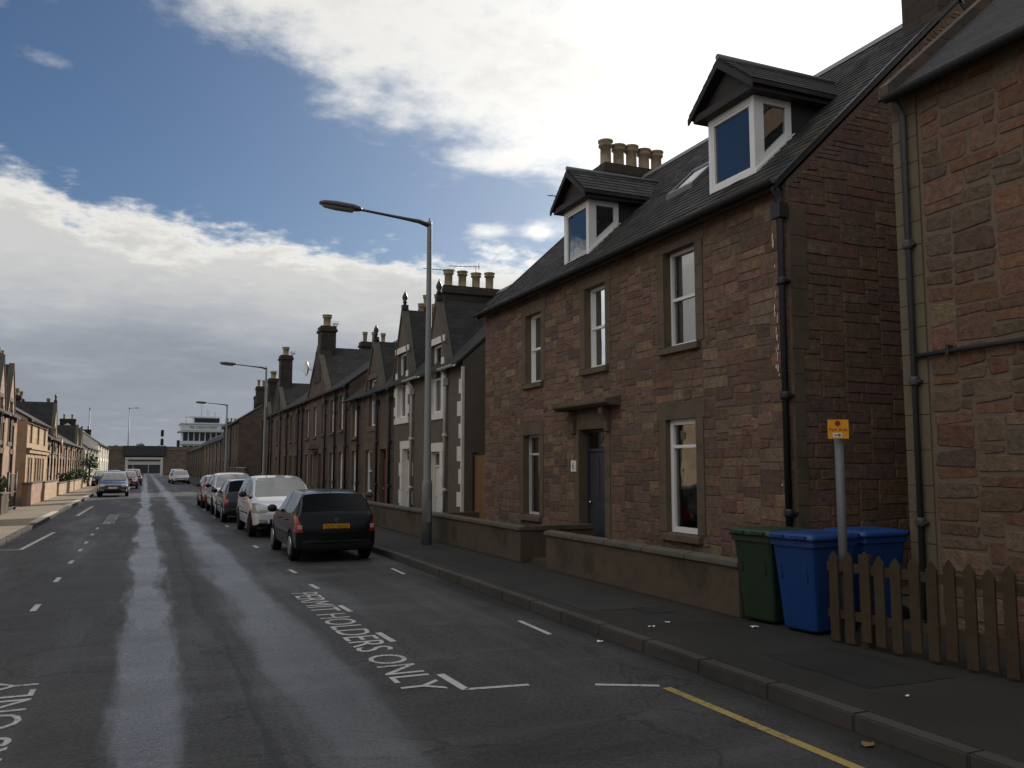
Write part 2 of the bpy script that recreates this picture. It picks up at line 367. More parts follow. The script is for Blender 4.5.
def mark(name, m, rects):
    b = MB()
    for pts in rects: b.quad([(x, y, .004) for x, y in pts])
    return b.build(name, m, road)
def strip(x0, y0, x1, y1, w):
    d = Vector((x1 - x0, y1 - y0)).normalized(); n = Vector((-d.y, d.x)) * w / 2
    return [(x0 + n.x, y0 + n.y), (x0 - n.x, y0 - n.y), (x1 - n.x, y1 - n.y), (x1 + n.x, y1 + n.y)]
mark('bay_line', 'road_white', [strip(2.53, 6.86, 2.50, 7.45, .075), strip(2.53, 6.87, 3.08, 6.8, .06)])
mark('bay_line', 'road_white', [strip(3.6, 6.58, 4.08, 6.33, .06)])
for y in (9.0, 11.05, 13.3, 15.4): mark('bay_dash', 'road_white', [strip(2.5, y, 2.47, y + .55, .07)])
for y in (8.7, 14.5): mark('bay_dash', 'road_white', [strip(4.2, y, 4.22, y + .9, .06)])
for y in (12.7, 15.75, 18.6, 21.2, 23.3, 26., 28.6): mark('bay_dash', 'road_white', [strip(-1.26, y, -1.25, y + .6, .075)])
mark('yellow_line', 'road_yellow', [strip(4.1, 6.25, 4.16, -12, .085)])
mark('bay_line', 'road_white', [strip(-2.95, 22.2, -2.5, 22.1, .09), strip(-2.5, 22.1, -2.3, 27.6, .1)])
mark('bay_line', 'road_white_far', [strip(-2.3, 36.5, -2.2, 45, .12)])
for y in (20.5, 28, 33, 39): mark('bay_dash', 'road_white', [strip(2.45, y, 2.43, y + .6, .08)])
for x, y in ((1.35, 37), (1.6, 44), (1.2, 52), (.9, 30)): mark('road_patch_line', 'road_white', [strip(x, y, x + .5, y - .05, .12)])
pv = bpy.data.objects['pavement']
def inset(name, m, x0, x1, y0, y1, z, parent, jag=.03, n=5):
    rq = random.Random(int(x0 * 100 + y0)); pts = []
    for (ax, ay), (bx_, by_) in zip([(x0, y0), (x1, y0), (x1, y1), (x0, y1)], [(x1, y0), (x1, y1), (x0, y1), (x0, y0)]):
        for i in range(n): f = i / n; pts.append((ax + (bx_ - ax) * f + rq.uniform(-jag, jag), ay + (by_ - ay) * f + rq.uniform(-jag, jag), z))
    b = MB(); b.quad(pts); return b.build(name, m, parent)
pave_material('tarmac_patch', (.03, .0285, .027), (.056, .053, .05), .9); pave_material('tarmac_dark', (.019, .018, .017), (.037, .035, .033), .85)
inset('tarmac_patch', 'tarmac_patch', 4.95, 5.9, 9.2, 11.6, .1235, pv); inset('tarmac_patch', 'tarmac_dark', 5.3, 6.2, 5.2, 6.5, .1235, pv); inset('tarmac_patch', 'tarmac_dark', 5.0, 5.6, 13.5, 16.5, .1235, pv)
inset('inspection_cover', 'cast_iron', 5.55, 5.95, 8.8, 9.2, .1245, pv, 0., 1)

PH = 'PERMIT HOLDERS ONLY'
def lettering(x, y, ex, ey, w, h): text('permit_lettering', PH, w, h, 'road_white', road, basis((x, y, .004), ex, ey), center=False)
lettering(2.04, 12.95, (0, -1, 0), (1, 0, 0), 6.0, .37)
lettering(-.76, 2.5, (0, 1, 0), (-1, 0, 0), 6.15, .34)
lettering(-.85, 31.0, (0, 1, 0), (-1, 0, 0), 6.15, .36)
# cream edge of the left pavement where it turns into the build-out
for y0, y1 in ((30.4, 38.), (43.5, 52), (55, 60)):
    b = MB(); b.quad([(KL - .26, y0, .129), (KL - .02, y0, .129), (KL - .02, y1, .129), (KL - .26, y1, .129)]); struct(b.build('kerb_edge', 'road_white_far'))

# ------------------------------------------------------------------ stone packing
def pack(cw, ch, nx, nz, allowed, wr, hr, rr):
    g = [[not allowed((i + .5) * cw, (j + .5) * ch) for i in range(nx)] for j in range(nz)]
    out = []
    for j in range(nz):
        i = 0
        while i < nx:
            if g[j][i]: i += 1; continue
            w = rr.randint(*wr); h = rr.randint(*hr)
            if w < 3: h = min(h, 2)
            ww = 0
            while ww < w and i + ww < nx and not g[j][i + ww]: ww += 1
            hh = 1
            while hh < h and j + hh < nz and all(not g[j + hh][i + k] for k in range(ww)): hh += 1
            # no sliver left over at the right
            rest = 0
            while i + ww + rest < nx and not g[j][i + ww + rest] and rest < 2: rest += 1
            if rest == 1 and all(not g[j + a][i + ww] for a in range(hh)): ww += 1
            for a in range(hh):
                for k in range(ww): g[j + a][i + k] = True
            out.append((i * cw, j * ch, (i + ww) * cw, (j + hh) * ch)); i += ww
    return out
def stones(b, rects, P, pal, gap, jit, proud, m, rr, kv=.1):
    """P(u, v, d): point at (u, v) of the wall, d metres proud of it"""
    for x0, z0, x1, z1 in rects:
        c = rr.choice(pal); k = rr.uniform(1 - kv, 1 + kv); c = tuple(min(1, q * k * rr.uniform(.94, 1.06)) for q in c)
        J = lambda: rr.uniform(-jit, jit)
        o = [(x0 + gap + J(), z0 + gap + J()), (x1 - gap + J(), z0 + gap + J()), (x1 - gap + J(), z1 - gap + J()), (x0 + gap + J(), z1 - gap + J())]
        # cut the corners so that each stone is an uneven octagon
        oct_ = []
        for i in range(4):
            p, q, r_ = Vector(o[i]), Vector(o[i - 1]), Vector(o[(i + 1) % 4])
            f = rr.uniform(.03, .16)
            s_ = min((q - p).length, (r_ - p).length)
            oct_ += [p + (q - p).normalized() * s_ * f, p + (r_ - p).normalized() * s_ * f]
        cen = sum(oct_, Vector((0, 0))) / 8; pr = proud * rr.uniform(.5, 1.35)
        inn = [p + (cen - p).normalized() * min(.018, (cen - p).length * .3) for p in oct_]
        vs = [P(p.x, p.y, 0) for p in oct_] + [P(p.x, p.y, pr) for p in inn]
        b.mesh(vs, [(i, (i + 1) % 8, 8 + (i + 1) % 8, 8 + i) for i in range(8)] + [tuple(range(8, 16))], m, False, c)
PAL_MAIN = [(.205, .128, .105), (.215, .135, .105), (.225, .145, .105), (.195, .125, .11), (.23, .15, .11), (.21, .15, .115), (.185, .12, .105), (.25, .17, .12), (.21, .125, .103)]
PAL_RIGHT = [(.235, .128, .085), (.225, .128, .088), (.215, .13, .09), (.195, .135, .095), (.17, .12, .092), (.24, .165, .11), (.18, .14, .10), (.205, .12, .085), (.25, .135, .085), (.22, .14, .095)]

# ------------------------------------------------------------------ house kit (local x along the front, y into the house)
def front_wall(b, L, H, ops, m=0, rev=.22, mr=0, z0=.0):
    xs = sorted({0., L} | {q for o in ops for q in o[:2]}); zs = sorted({z0, H} | {min(q, H) for o in ops for q in o[2:4]})
    for i in range(len(xs) - 1):
        for j in range(len(zs) - 1):
            cx, cz = (xs[i] + xs[i + 1]) / 2, (zs[j] + zs[j + 1]) / 2
            if any(o[0] < cx < o[1] and o[2] < cz < o[3] for o in ops): continue
            b.quad([(xs[i], 0, zs[j]), (xs[i + 1], 0, zs[j]), (xs[i + 1], 0, zs[j + 1]), (xs[i], 0, zs[j + 1])], m)
    for a, c, d, e in ops:
        top = e > H; e = min(e, H)
        b.quad([(a, 0, d), (a, rev, d), (a, rev, e), (a, 0, e)], mr); b.quad([(c, 0, d), (c, 0, e), (c, rev, e), (c, rev, d)], mr)
        b.quad([(a, 0, d), (c, 0, d), (c, rev, d), (a, rev, d)], mr); top or b.quad([(a, 0, e), (a, rev, e), (c, rev, e), (c, 0, e)], mr)
def shell(b, L, D, H, RZ, m=0, gm=None, room=None):
    gm = m if gm is None else gm
    for x in (0., L): b.quad([(x, 0, 0), (x, D, 0), (x, D, H), (x, D / 2, RZ), (x, 0, H)], gm)
    b.quad([(0, D, 0), (L, D, 0), (L, D, H), (0, D, H)], m)
    if room is not None: b.box(.1, L - .1, 2.6, 2.65, .1, H - .05, room); b.box(.1, L - .1, .25, 2.6, H / 2 - .04, H / 2, room)
def window(h, x0, x1, z0, z1, style='sash', fm='pvc_white', rev=.2, curt=None, sill=None, fw=.06):
    """frame in the reveal with its pane, curtain and sill as sub-parts"""
    y0, y1 = rev - .07, rev
    b = MB(); b.box(x0, x0 + fw, y0, y1, z0, z1); b.box(x1 - fw, x1, y0, y1, z0, z1)
    b.box(x0 + fw, x1 - fw, y0, y1, z1 - fw, z1); b.box(x0 + fw, x1 - fw, y0, y1, z0, z0 + fw)
    hh = z1 - z0
    if style == 'sash': b.box(x0 + fw, x1 - fw, y0 + .01, y1 - .01, z0 + hh * .5 - .025, z0 + hh * .5 + .025)
    elif style == 'top': b.box(x0 + fw, x1 - fw, y0 + .01, y1 - .01, z0 + hh * .76 - .025, z0 + hh * .76 + .025)
    elif style == 'cross':
        b.box(x0 + fw, x1 - fw, y0 + .01, y1 - .01, z0 + hh * .5 - .02, z0 + hh * .5 + .02); xm = (x0 + x1) / 2
        b.box(xm - .015, xm + .015, y0 + .012, y1 - .012, z0 + fw, z1 - fw)
    f = b.build('window', fm, h)
    g = MB(); ym = (y0 + y1) / 2 + .012; g.quad([(x0 + fw * .5, ym, z0 + fw * .5), (x1 - fw * .5, ym, z0 + fw * .5), (x1 - fw * .5, ym, z1 - fw * .5), (x0 + fw * .5, ym, z1 - fw * .5)]); g.build('pane', 'glass', f)
    if curt:
        c = MB(); n = 36; kind, cm = curt; za, zb = z0 + fw * .4, z1 - fw * .4
        spans = {'full': [(x0, x1)], 'left': [(x0, x0 + (x1 - x0) * .42)], 'sides': [(x0, x0 + (x1 - x0) * .24), (x1 - (x1 - x0) * .24, x1)], 'blind': [(x0, x1)], 'half': [(x0, x1)]}[kind]
        if kind == 'blind': za = z0 + hh * .45
        if kind == 'half': zb = z0 + hh * .5
        for a, e in spans:
            k = max(4, int(n * (e - a) / (x1 - x0))); amp = .0 if kind == 'blind' else .018
            vs = [(a + (e - a) * i / k, y1 + .07 + amp * math.sin(i * 1.55 + rnd.random()), z) for i in range(k + 1) for z in (za, zb)]
            c.mesh(vs, [(2 * i, 2 * i + 2, 2 * i + 3, 2 * i + 1) for i in range(k)], 0, True)
        c.build('curtain', cm, f, fix=False)
    if sill:
        s = MB(); s.prism([(-.09, z0 - .13), (rev - .02, z0 - .13), (rev - .02, z0 - .002), (-.09, z0 - .03)], 'x', x0 - .12, x1 + .12); s.build('sill', sill, f, bevel=.006)
    return f
def door(h, x0, x1, z0, z1, m, tz=None, rev=.2):
    b = MB(); y0 = rev - .06
    dt = tz or z1
    b.box(x0, x0 + .06, y0 - .02, rev, z0, z1); b.box(x1 - .06, x1, y0 - .02, rev, z0, z1); b.box(x0 + .06, x1 - .06, y0 - .02, rev, z1 - .06, z1)
    if tz: b.box(x0 + .06, x1 - .06, y0 - .02, rev, tz - .03, tz + .03)
    b.box(x0 + .06, x1 - .06, y0 + .015, rev - .005, z0 + .01, dt - .03)
    w = x1 - x0 - .12; hh = dt - z0
    for i in (0, 1):
        for a, c in ((.06, .4), (.47, .92)):
            xa = x0 + .06 + w * (.1 + .45 * i); b.box(xa, xa + w * .35, y0 + .005, y0 + .02, z0 + hh * a, z0 + hh * c)
    d = b.build('door', m, h, bevel=.006)
    if tz:
        g = MB(); g.quad([(x0 + .06, y0 + .02, tz + .03), (x1 - .06, y0 + .02, tz + .03), (x1 - .06, y0 + .02, z1 - .06), (x0 + .06, y0 + .02, z1 - .06)]); g.build('fanlight', 'glass', d)
    k = MB(); k.lathe([(.0, -.05), (.028, -.045), (.03, -.02), (.012, -.015), (.012, .01)], (x0 + .13, y0 + .01, z0 + hh * .46), 10, 0, 'y'); k.build('handle', 'chrome', d)
    return d
def pot(b, x, y, z, hgt=.62, r=.14):
    b.lathe([(r * 1.05, z), (r * 1.12, z + .04), (r * .86, z + .1), (r * .84, z + hgt * .72), (r * 1.1, z + hgt * .76), (r * 1.12, z + hgt * .84), (r * .92, z + hgt * .88), (r * 1.2, z + hgt * .94), (r * 1.2, z + hgt), (r * .85, z + hgt), (r * .8, z + hgt - .12)], (x, y, 0), 14)
def chimney(h, x, y, wx, wy, z0, z1, pots, m='soot_stone', cm='coping', ph=.62, pr=.14, along=None):
    b = MB(); b.box(x - wx / 2, x + wx / 2, y - wy / 2, y + wy / 2, z0, z1 - .3)
    b.box(x - wx / 2 - .07, x + wx / 2 + .07, y - wy / 2 - .07, y + wy / 2 + .07, z1 - .3, z1 - .17)
    b.box(x - wx / 2 - .02, x + wx / 2 + .02, y - wy / 2 - .02, y + wy / 2 + .02, z1 - .17, z1)
    c = b.build('chimney', m, h, bevel=.012)
    al = along or ('x' if wx > wy else 'y')
    for i in range(pots):
        t_ = (i + .5) / pots - .5; p = MB()
        pot(p, x + (t_ * wx if al == 'x' else 0), y + (t_ * wy if al == 'y' else 0), z1 - .02, ph * rnd.uniform(.93, 1.07), pr); p.build('chimney_pot', 'pot_clay', c)
    return c
def roof(h, L, D, H, RZ, m='slate_far', ov=.18, end=.03, skew=None, ymin=0):
    k = (RZ - H) / (D / 2); th = .09
    b = MB(); ze = H - ov * k
    for sgn in (0, 1):
        Y = (lambda q: q) if not sgn else (lambda q: D - q)
        prof = [(Y(-ov), ze + .04), (Y(D / 2), RZ + .04 + .0), (Y(D / 2), RZ + .04 + th), (Y(-ov), ze + .04 + th)]
        b.prism(prof, 'x', -end, L + end)
    o = b.build('roof', m, h)
    r = MB(); r.prism([(D / 2 - .16, RZ + .02), (D / 2, RZ + .2), (D / 2 + .16, RZ + .02)], 'x', -end, L + end); r.build('ridge', 'lead', o)
    if skew:
        for x in skew:
            s = MB(); s.prism([(-.22, H - .22 * k + .1), (D / 2, RZ + .1), (D / 2, RZ + .27), (-.22, H - .22 * k + .27)], 'x', x - .07, x + .07)
            s.prism([(D + .22, H - .22 * k + .1), (D / 2, RZ + .1), (D / 2, RZ + .27), (D + .22, H - .22 * k + .27)], 'x', x - .07, x + .07)
            s.build('skew_coping', 'dark_stone', o)
    return o
def gutter(h, x0, x1, z, m='cast_iron', y=-.2):
    b = MB(); n = 8; prof = [(y + .065 * math.cos(a), z + .065 * math.sin(a)) for a in [math.pi + math.pi * i / n for i in range(n + 1)]]
    prof += [(y + .05 * math.cos(a), z + .05 * math.sin(a)) for a in [2 * math.pi - math.pi * i / n for i in range(n + 1)]]
    b.prism(prof, 'x', x0, x1); return b.build('gutter', m, h)
def pipe(h, x, z0, z1, m='cast_iron', y=-.09, r=.045, hop=True):
    b = MB(); b.tube([(x, y, z0), (x, y, z1 - .2), (x, y - .03, z1 - .12), (x, -.2, z1)], r, 8, 0)
    z = z0 + 1.
    while z < z1 - .4: b.lathe([(r * 1.35, z), (r * 1.45, z + .03), (r * 1.45, z + .07), (r * 1.35, z + .1)], (x, y, 0), 10); b.box(x - .08, x + .08, y - .01, .0, z + .035, z + .06); z += 1.55
    if hop and m != 'grey_pipe': b.box(x - .09, x + .09, y - .08, y + .07, z1 - .45, z1 - .25)
    return b.build('downpipe', m, h)
def gablet(h, xc, hw, H, za, win=None, m='brown_stone', pitch=1., finial=True, rm='slate_far', skm='coping', back=None):
    """wall-head gable on the front, with the window through the eaves, a small roof running back and a finial"""
    b = MB(); s = lambda x: za - (za - H) * abs(x - xc) / hw
    y = -.012; T = .2
    if win:
        xa, xb, zb, zt = win
        zt = min(zt, s(xa) - .05)
        for poly in ([(xc - hw, H), (xa, H), (xa, s(xa))], [(xb, H), (xc + hw, H), (xb, s(xb))], [(xa, zt), (xb, zt), (xb, s(xb)), (xc, za), (xa, s(xa))]): b.prism(poly, 'y', y, T)
    else: b.prism([(xc - hw, H), (xc + hw, H), (xc, za)], 'y', y, T)
    g = b.build('gable', m, h)
    yb = back or (za - H) / pitch + .3
    r = MB(); k = (za - H) / hw
    for sg in (-1, 1):
        pts = [(xc, za + .02), (xc + sg * (hw + .08), H - .08 * k + .02), (xc + sg * (hw + .08), H - .08 * k + .1), (xc, za + .1)]
        r.prism(pts, 'y', .02, yb)
    r.build('gable_roof', rm, g)
    s2 = MB()
    for sg in (-1, 1):
        pts = [(xc, za + .0), (xc + sg * (hw + .12), H - .12 * k + .0), (xc + sg * (hw + .12), H - .12 * k + .17), (xc, za + .17)]
        s2.prism(pts, 'y', -.06, .19)
    s2.build('skew_coping', skm, g)
    if finial:
        f = MB(); f.box(xc - .1, xc + .1, -.04, .16, za + .1, za + .26)
        f.lathe([(.05, za + .26), (.05, za + .33), (.09, za + .36), (.055, za + .4), (.1, za + .5), (.085, za + .58), (.03, za + .7), (0., za + .78)], (xc, .06, 0), 10); f.build('finial', 'cast_iron', g)
    return g
def aerial(h, x, y, z, dx, dy, n=9, l=.9, ph=.5):
    b = MB(); b.tube([(x, y, z), (x, y, z + ph)], .016, 6); d = Vector((dx, dy, 0)).normalized(); q = Vector((-d.y, d.x, 0)); c = Vector((x, y, z + ph - .04))
    b.tube([c - d * .15, c + d * l], .012, 6)
    for i in range(n):
        e = c + d * (l * i / (n - 1) - .1); w = .16 - .008 * i
        if i == 0:
            for k in (-1, 0, 1): b.tube([e - q * .2 + Vector((0, 0, .08 * k)), e + q * .2 + Vector((0, 0, .08 * k))], .009, 5)
        else: b.tube([e - q * w, e + q * w], .007, 5)
    return b.build('tv_aerial', 'aerial_metal', h)
def dish(h, x, y, z, r=.35, m='plate_white'):
    b = MB(); b.lathe([(0, .07), (r * .5, .05), (r * .85, .0), (r, -.06), (r, -.075), (r * .85, -.02), (r * .5, .03), (0, .05)], (x, y - .25, z), 18, 0, 'y'); b.tube([(x, y, z - .1), (x, y - .2, z)], .02, 6); b.tube([(x, y - .25, z - r * .8), (x, y - .6, z)], .012, 6)
    return b.build('satellite_dish', m, h)
def house_at(name, label, side, ya, yb, X):
    """Empty at the corner from which local x runs left to right along the front"""
    return thing(name, label, 'house', (X, yb if side == 'R' else ya, 0), -math.pi / 2 if side == 'R' else math.pi / 2)
def dressing(b, x0, x1, z0, z1, m, w=.2, lint=.3, pr=.018, blocks=False, base=True):
    def bx(a, c, d, e): b.box(a, c, -pr, .002, d, e, m)
    n = max(2, round((z1 - z0) / .42)); dz = (z1 - z0) / n
    for i in range(n):
        ww = w + (.13 if blocks and i % 2 else 0.)
        bx(x0 - ww, x0 - .001, z0 + i * dz + .003, z0 + (i + 1) * dz - .003); bx(x1 + .001, x1 + ww, z0 + i * dz + .003, z0 + (i + 1) * dz - .003)
    bx(x0 - w - .05, x1 + w + .05, z1 + .002, z1 + lint)

# ------------------------------------------------------------------ the two storey stone house with two dormers
def main_house():
    L, D, H, RZ = 11.2, 7.1, 5.75, 9.1; k = (RZ - H) / (D / 2)
    h = house_at('stone_house', 'brown rubble stone house with two white framed dormers and a dark blue front door', 'R', 8.9, 20.1, 7.9)
    ops = [(8.19, 9.08, 3.83, 5.42), (5.38, 6.2, 3.77, 5.36), (2.53, 3.35, 3.73, 5.28), (2.4, 3.25, .8, 2.56), (8.18, 9.02, .8, 2.62), (5.1, 6.13, .3, 2.58)]
    b = MB()
    front_wall(b, L, H, ops, 0, .24, 1); shell(b, L, D, H, RZ, 0, 0, 3)
    for i, o in enumerate(ops[:5]): dressing(b, *o, 1, w=.2, lint=.28)
    dressing(b, *ops[5], 1, w=.2, lint=.36)
    rr = random.Random(3)
    ex = [(o[0] - .2, o[1] + .2, o[2] - .13, o[3] + .28) for o in ops[:5]] + [(4.88, 6.35, 0, 2.96)]
    def ok(u, v): return v < 5.72 and u < L - .0 and not any(a < u < c and d < v < e for a, c, d, e in ex)
    stones(b, pack(.075, .062, 149, 92, ok, (3, 8), (2, 3), rr), lambda u, v, d: (u, -d, v), [(c[0] * .84, c[1] * .84, c[2] * .80) for c in PAL_MAIN], .004, .018, .011, 2, rr, .24)
    # gable towards the lane
    def okg(u, v): return u < D - .02 and v < H + k * min(u, D - u) - .05
    pal2 = [tuple(q * .8 for q in c) for c in PAL_MAIN]
    stones(b, pack(.085, .07, 101, 141, okg, (3, 8), (2, 3), rr), lambda u, v, d: (L + d, u, v), pal2, .006, .012, .012, 2, rr)
    z = .2
    while z < 5.:
        e = z + rr.uniform(.28, .45); b.box(L + .001, L + .022, .015, .2 + (.1 if rr.random() < .4 else 0), z + .004, e - .004, 1); z = e
    # flakes of old whitewash left beside the downpipe
    for i in range(20):
        z = rr.uniform(1.5, 5.0); z = z if rr.random() < .2 else rr.uniform(2.9, 4.6); w = rr.uniform(.006, .018); q = rr.uniform(.03, .13); x = L - .25 + rr.uniform(-.03, .025)
        b.quad([(x - w, -.024, z), (x + w * .4, -.024, z - q * .2), (x + w, -.024, z + q * .6), (x - w * .2, -.024, z + q)], 4)
    b.build('wall', ['mortar_dark', 'dressed_stone', 'stone', 'room', 'white_paint'], h)
    window(h, *ops[0], 'sash', 'pvc_white', .2, ('full', 'curtain'), 'dressed_stone', .05)  # upstairs curtains run full height to brighten the panes like reflected sky
    window(h, *ops[1], 'sash', 'pvc_white', .2, ('full', 'curtain'), 'dressed_stone', .05)
    window(h, *ops[2], 'sash', 'pvc_white', .2, ('full', 'curtain'), 'dressed_stone', .05)
    window(h, *ops[3], 'top', 'old_frame', .2, ('left', 'curtain'), 'dressed_stone', .05)
    window(h, *ops[4], 'top', 'pvc_white', .15, ('sides', 'curtain_dark'), 'dressed_stone', .085)
    door(h, *ops[5], 'door_blue', 2.18, rev=.24)
    c = MB(); c.prism([(-.34, 3.08), (-.34, 3.02), (-.24, 2.97), (-.1, 2.965), (0.01, 2.965), (0.01, 3.16)], 'x', 4.55, 6.75)
    for x in (4.86, 6.22): c.prism([(-.03, 2.5), (-.08, 2.52), (-.1, 2.7), (-.2, 2.85), (-.2, 2.96), (0.01, 2.96), (0.01, 2.45)], 'x', x, x + .15)
    c.build('door_canopy', 'dressed_stone', h, bevel=.01)
    s = MB(); s.box(4.95, 6.28, -.4, .22, .1, .29); s.build('doorstep', 'coping', h, bevel=.012)
    p = MB(); p.box(4.795, 5.0, -.035, -.012, 1.76, 1.98); pl = p.build('number_plate', 'plate_white', h)
    text('house_number', '6', .085, .14, 'black', pl, basis((4.8975, -.0372, 1.87), (1, 0, 0), (0, 0, 1)))
    # roof: real slates on the street side, laid over the boarding
    ro = roof(h, L, D, H, RZ, 'slate_far', .2, .0)
    rr = random.Random(11); sl = MB(); n = 31; ls = (D / 2 + .2) / n; cs, sn = 1, k
    for r in range(n):
        y0 = -.24 + r * ls; x = -.05 + (.14 if r % 2 else 0) - rr.random() * .03
        while x < L + .03:
            w = rr.uniform(.24, .3); x1 = min(x + w, L + .05); dz = rr.uniform(-.004, .006); tl = rr.uniform(-.006, .006)
            g = rr.uniform(.6, 1.35); c = (.034 * g, .033 * g, .036 * g) if rr.random() < .82 else (.055 * g, .05 * g, .04 * g)
            zz = lambda y: H + y * k + .135
            p0, p1 = y0 - .012, y0 + ls * 1.05
            T = [(x + .003, p0, zz(p0) + .02 + dz), (x1 - .003, p0 + tl, zz(p0) + .02 + dz), (x1 - .003, p1, zz(p1) - .002), (x + .003, p1, zz(p1) - .002)]
            Bt = [(q[0], q[1] + .004, q[2] - .016) for q in T[:2]]
            sl.quad(T, 0, c); sl.quad([Bt[0], Bt[1], T[1], T[0]], 0, c); x += w
    sl.build('slates', 'slate', ro)
    for x in (-.02, L - .0):
        s = MB(); s.prism([(-.24, H - .24 * k + .06), (D / 2, RZ + .06), (D / 2, RZ + .165), (-.24, H - .24 * k + .165)], 'x', x - .03, x + .035); s.build('verge', 'cast_iron', ro)
    gutter(h, -.02, L + .08, H - .04, 'cast_iron', -.3)
    pipe(h, L - .04, .2, H - .08, 'cast_iron', -.09, .05)
    # skylight between the dormers
    sk = MB(); f = lambda y, d: (y, H + y * k + .15 + d)
    def slab(x0, x1, y0, y1, d0, d1): sk.prism([f(y0, d0), f(y1, d0), f(y1, d1), f(y0, d1)], 'x', x0, x1)
    slab(6.65, 6.73, 1.1, 1.75, 0, .1); slab(7.42, 7.5, 1.1, 1.75, 0, .1); slab(6.73, 7.42, 1.1, 1.16, 0, .1); slab(6.73, 7.42, 1.69, 1.75, 0, .1)
    so = sk.build('skylight', 'old_frame', h); g = MB(); g.quad([(6.73,) + f(1.16, .07), (7.42,) + f(1.16, .07), (7.42,) + f(1.69, .07), (6.73,) + f(1.69, .07)]); g.build('pane', 'roof_glass', so); so.data.materials[0] = MATS['lead']
    # dormers
    def dormer(x0, x1, z0, z1, ze, za):
        yf, ys = .4, 1.12; rz = lambda y: H + y * k + .12; xc = (x0 + x1) / 2; hw = (x1 - x0) / 2 + .17; dt = .06
        yb = (z1 + .15 - H) / k + .1
        w = MB()
        for xa, xb in ((x0 + .01, x0 + .07), (x1 - .07, x1 - .01)):
            ya = ys if xa > xc else yf + .08
            w.prism([(ya, rz(ya)), (yb, rz(yb) - .05), (yb, z1 + .1), (ya, z1 + .1)], 'x', xa, xb)
        w.box(x0 - .17, x1 + .17, yf - .17, yb, z1 + .002, ze + .0)       # soffit and fascia
        d = w.build('dormer', 'dark_timber', h)
        p = MB(); p.prism([(x0 - .1, ze), (x1 + .1, ze), (xc, za - .14)], 'y', yf - .06, yf - .02); p.build('pediment', 'dark_timber', d)
        r = MB(); kk = (za - ze) / hw
        yr = (za - H) / k + .25; ye = (ze - H) / k + .2
        r2 = MB()
        for sg in (-1, 1):
            # slope with its lower edge running back to the main roof
            for off, mm in ((0, r),):
                A = Vector((xc, yf - .2, za)); B_ = Vector((xc + sg * (hw + .06), yf - .2, ze - .06 * kk)); C_ = Vector((xc + sg * (hw + .06), ye, ze - .06 * kk)); E_ = Vector((xc, yr, za)); t_ = Vector((0, 0, .07))
                mm.mesh([A, B_, C_, E_, A + t_, B_ + t_, C_ + t_, E_ + t_], [(0, 1, 2, 3), (4, 5, 6, 7), (0, 1, 5, 4), (1, 2, 6, 5), (2, 3, 7, 6), (3, 0, 4, 7)])
            # slates in courses on the slope
            nn = 6; rr_ = random.Random(5)
            for i in range(nn):
                t0, t1 = i / nn, (i + 1) / nn; y = yf - .22
                while y < yr:
                    q = min(y + rr_.uniform(.2, .27), yr + .1); g = rr_.uniform(.6, 1.35)
                    P = lambda t_, yy, u: (xc + sg * (hw + .07) * (1 - t_), yy, ze - .07 * kk + (za - ze + .07 * kk) * t_ + .075 + u)
                    lim = ye + (yr - ye) * t1 + .15
                    if y < lim: r2.quad([P(t0, y + .003, .016), P(t0, q - .003, .016), P(t1 + .02, q - .003, 0), P(t1 + .02, y + .003, 0)], 0, (.04 * g, .038 * g, .038 * g))
                    y = q
            # barge board
            bb = MB(); bb.prism([(xc + sg * .0, za - .1), (xc + sg * (hw + .07), ze - .07 * kk - .07), (xc + sg * (hw + .07), ze - .07 * kk + .03), (xc, za + .03)], 'y', yf - .235, yf - .2); bb.build('barge_board', 'dark_timber', d)
        ro_ = r.build('dormer_roof', 'slate_far', d); rs = r2.build('dormer_slates', 'slate', d)
        rd = MB(); rd.tube([(xc, yf - .22, za + .09), (xc, yr, za + .09)], .05, 8); rd.build('dormer_ridge', 'lead', d)
        # front light
        fr = MB(); zb = z0; fwid = .085
        fr.box(x0, x0 + fwid, yf, yf + .08, zb, z1); fr.box(x1 - fwid, x1, yf, yf + .08, zb, z1); fr.box(x0 + fwid, x1 - fwid, yf, yf + .08, z1 - fwid, z1); fr.box(x0 + fwid, x1 - fwid, yf, yf + .08, zb, zb + fwid)
        for a, c_, e_, g_ in ((x0 + fwid, x0 + fwid + .045, zb + fwid, z1 - fwid), (x1 - fwid - .045, x1 - fwid, zb + fwid, z1 - fwid)): fr.box(a, c_, yf + .012, yf + .07, e_, g_)
        fr.box(x0 + fwid + .045, x1 - fwid - .045, yf + .012, yf + .07, z1 - fwid - .045, z1 - fwid); fr.box(x0 + fwid + .045, x1 - fwid - .045, yf + .012, yf + .07, zb + fwid, zb + fwid + .045)
        # side light, its sill following the roof
        zr = lambda y: rz(y) + .06
        ya = yf + .082
        fr.prism([(ya, zr(ya)), (ya + .1, zr(ya + .1)), (ya + .1, z1), (ya, z1)], 'x', x1 - .08, x1); fr.prism([(ys - .1, zr(ys - .1)), (ys, zr(ys)), (ys, z1), (ys - .1, z1)], 'x', x1 - .08, x1)
        fr.box(x1 - .08, x1, ya + .1, ys - .1, z1 - .1, z1); fr.prism([(ya + .1, zr(ya + .1)), (ys - .1, zr(ys - .1)), (ys - .1, zr(ys - .1) + .13), (ya + .1, zr(ya + .1) + .13)], 'x', x1 - .08, x1)
        fr.prism([(yf - .03, rz(yf) - .0), (ys + .02, rz(ys + .02)), (ys + .02, rz(ys + .02) + .05), (yf - .03, rz(yf) + .05)], 'x', x1 + .002, x1 + .05)
        f_ = fr.build('window_frame', 'pvc_white', d)
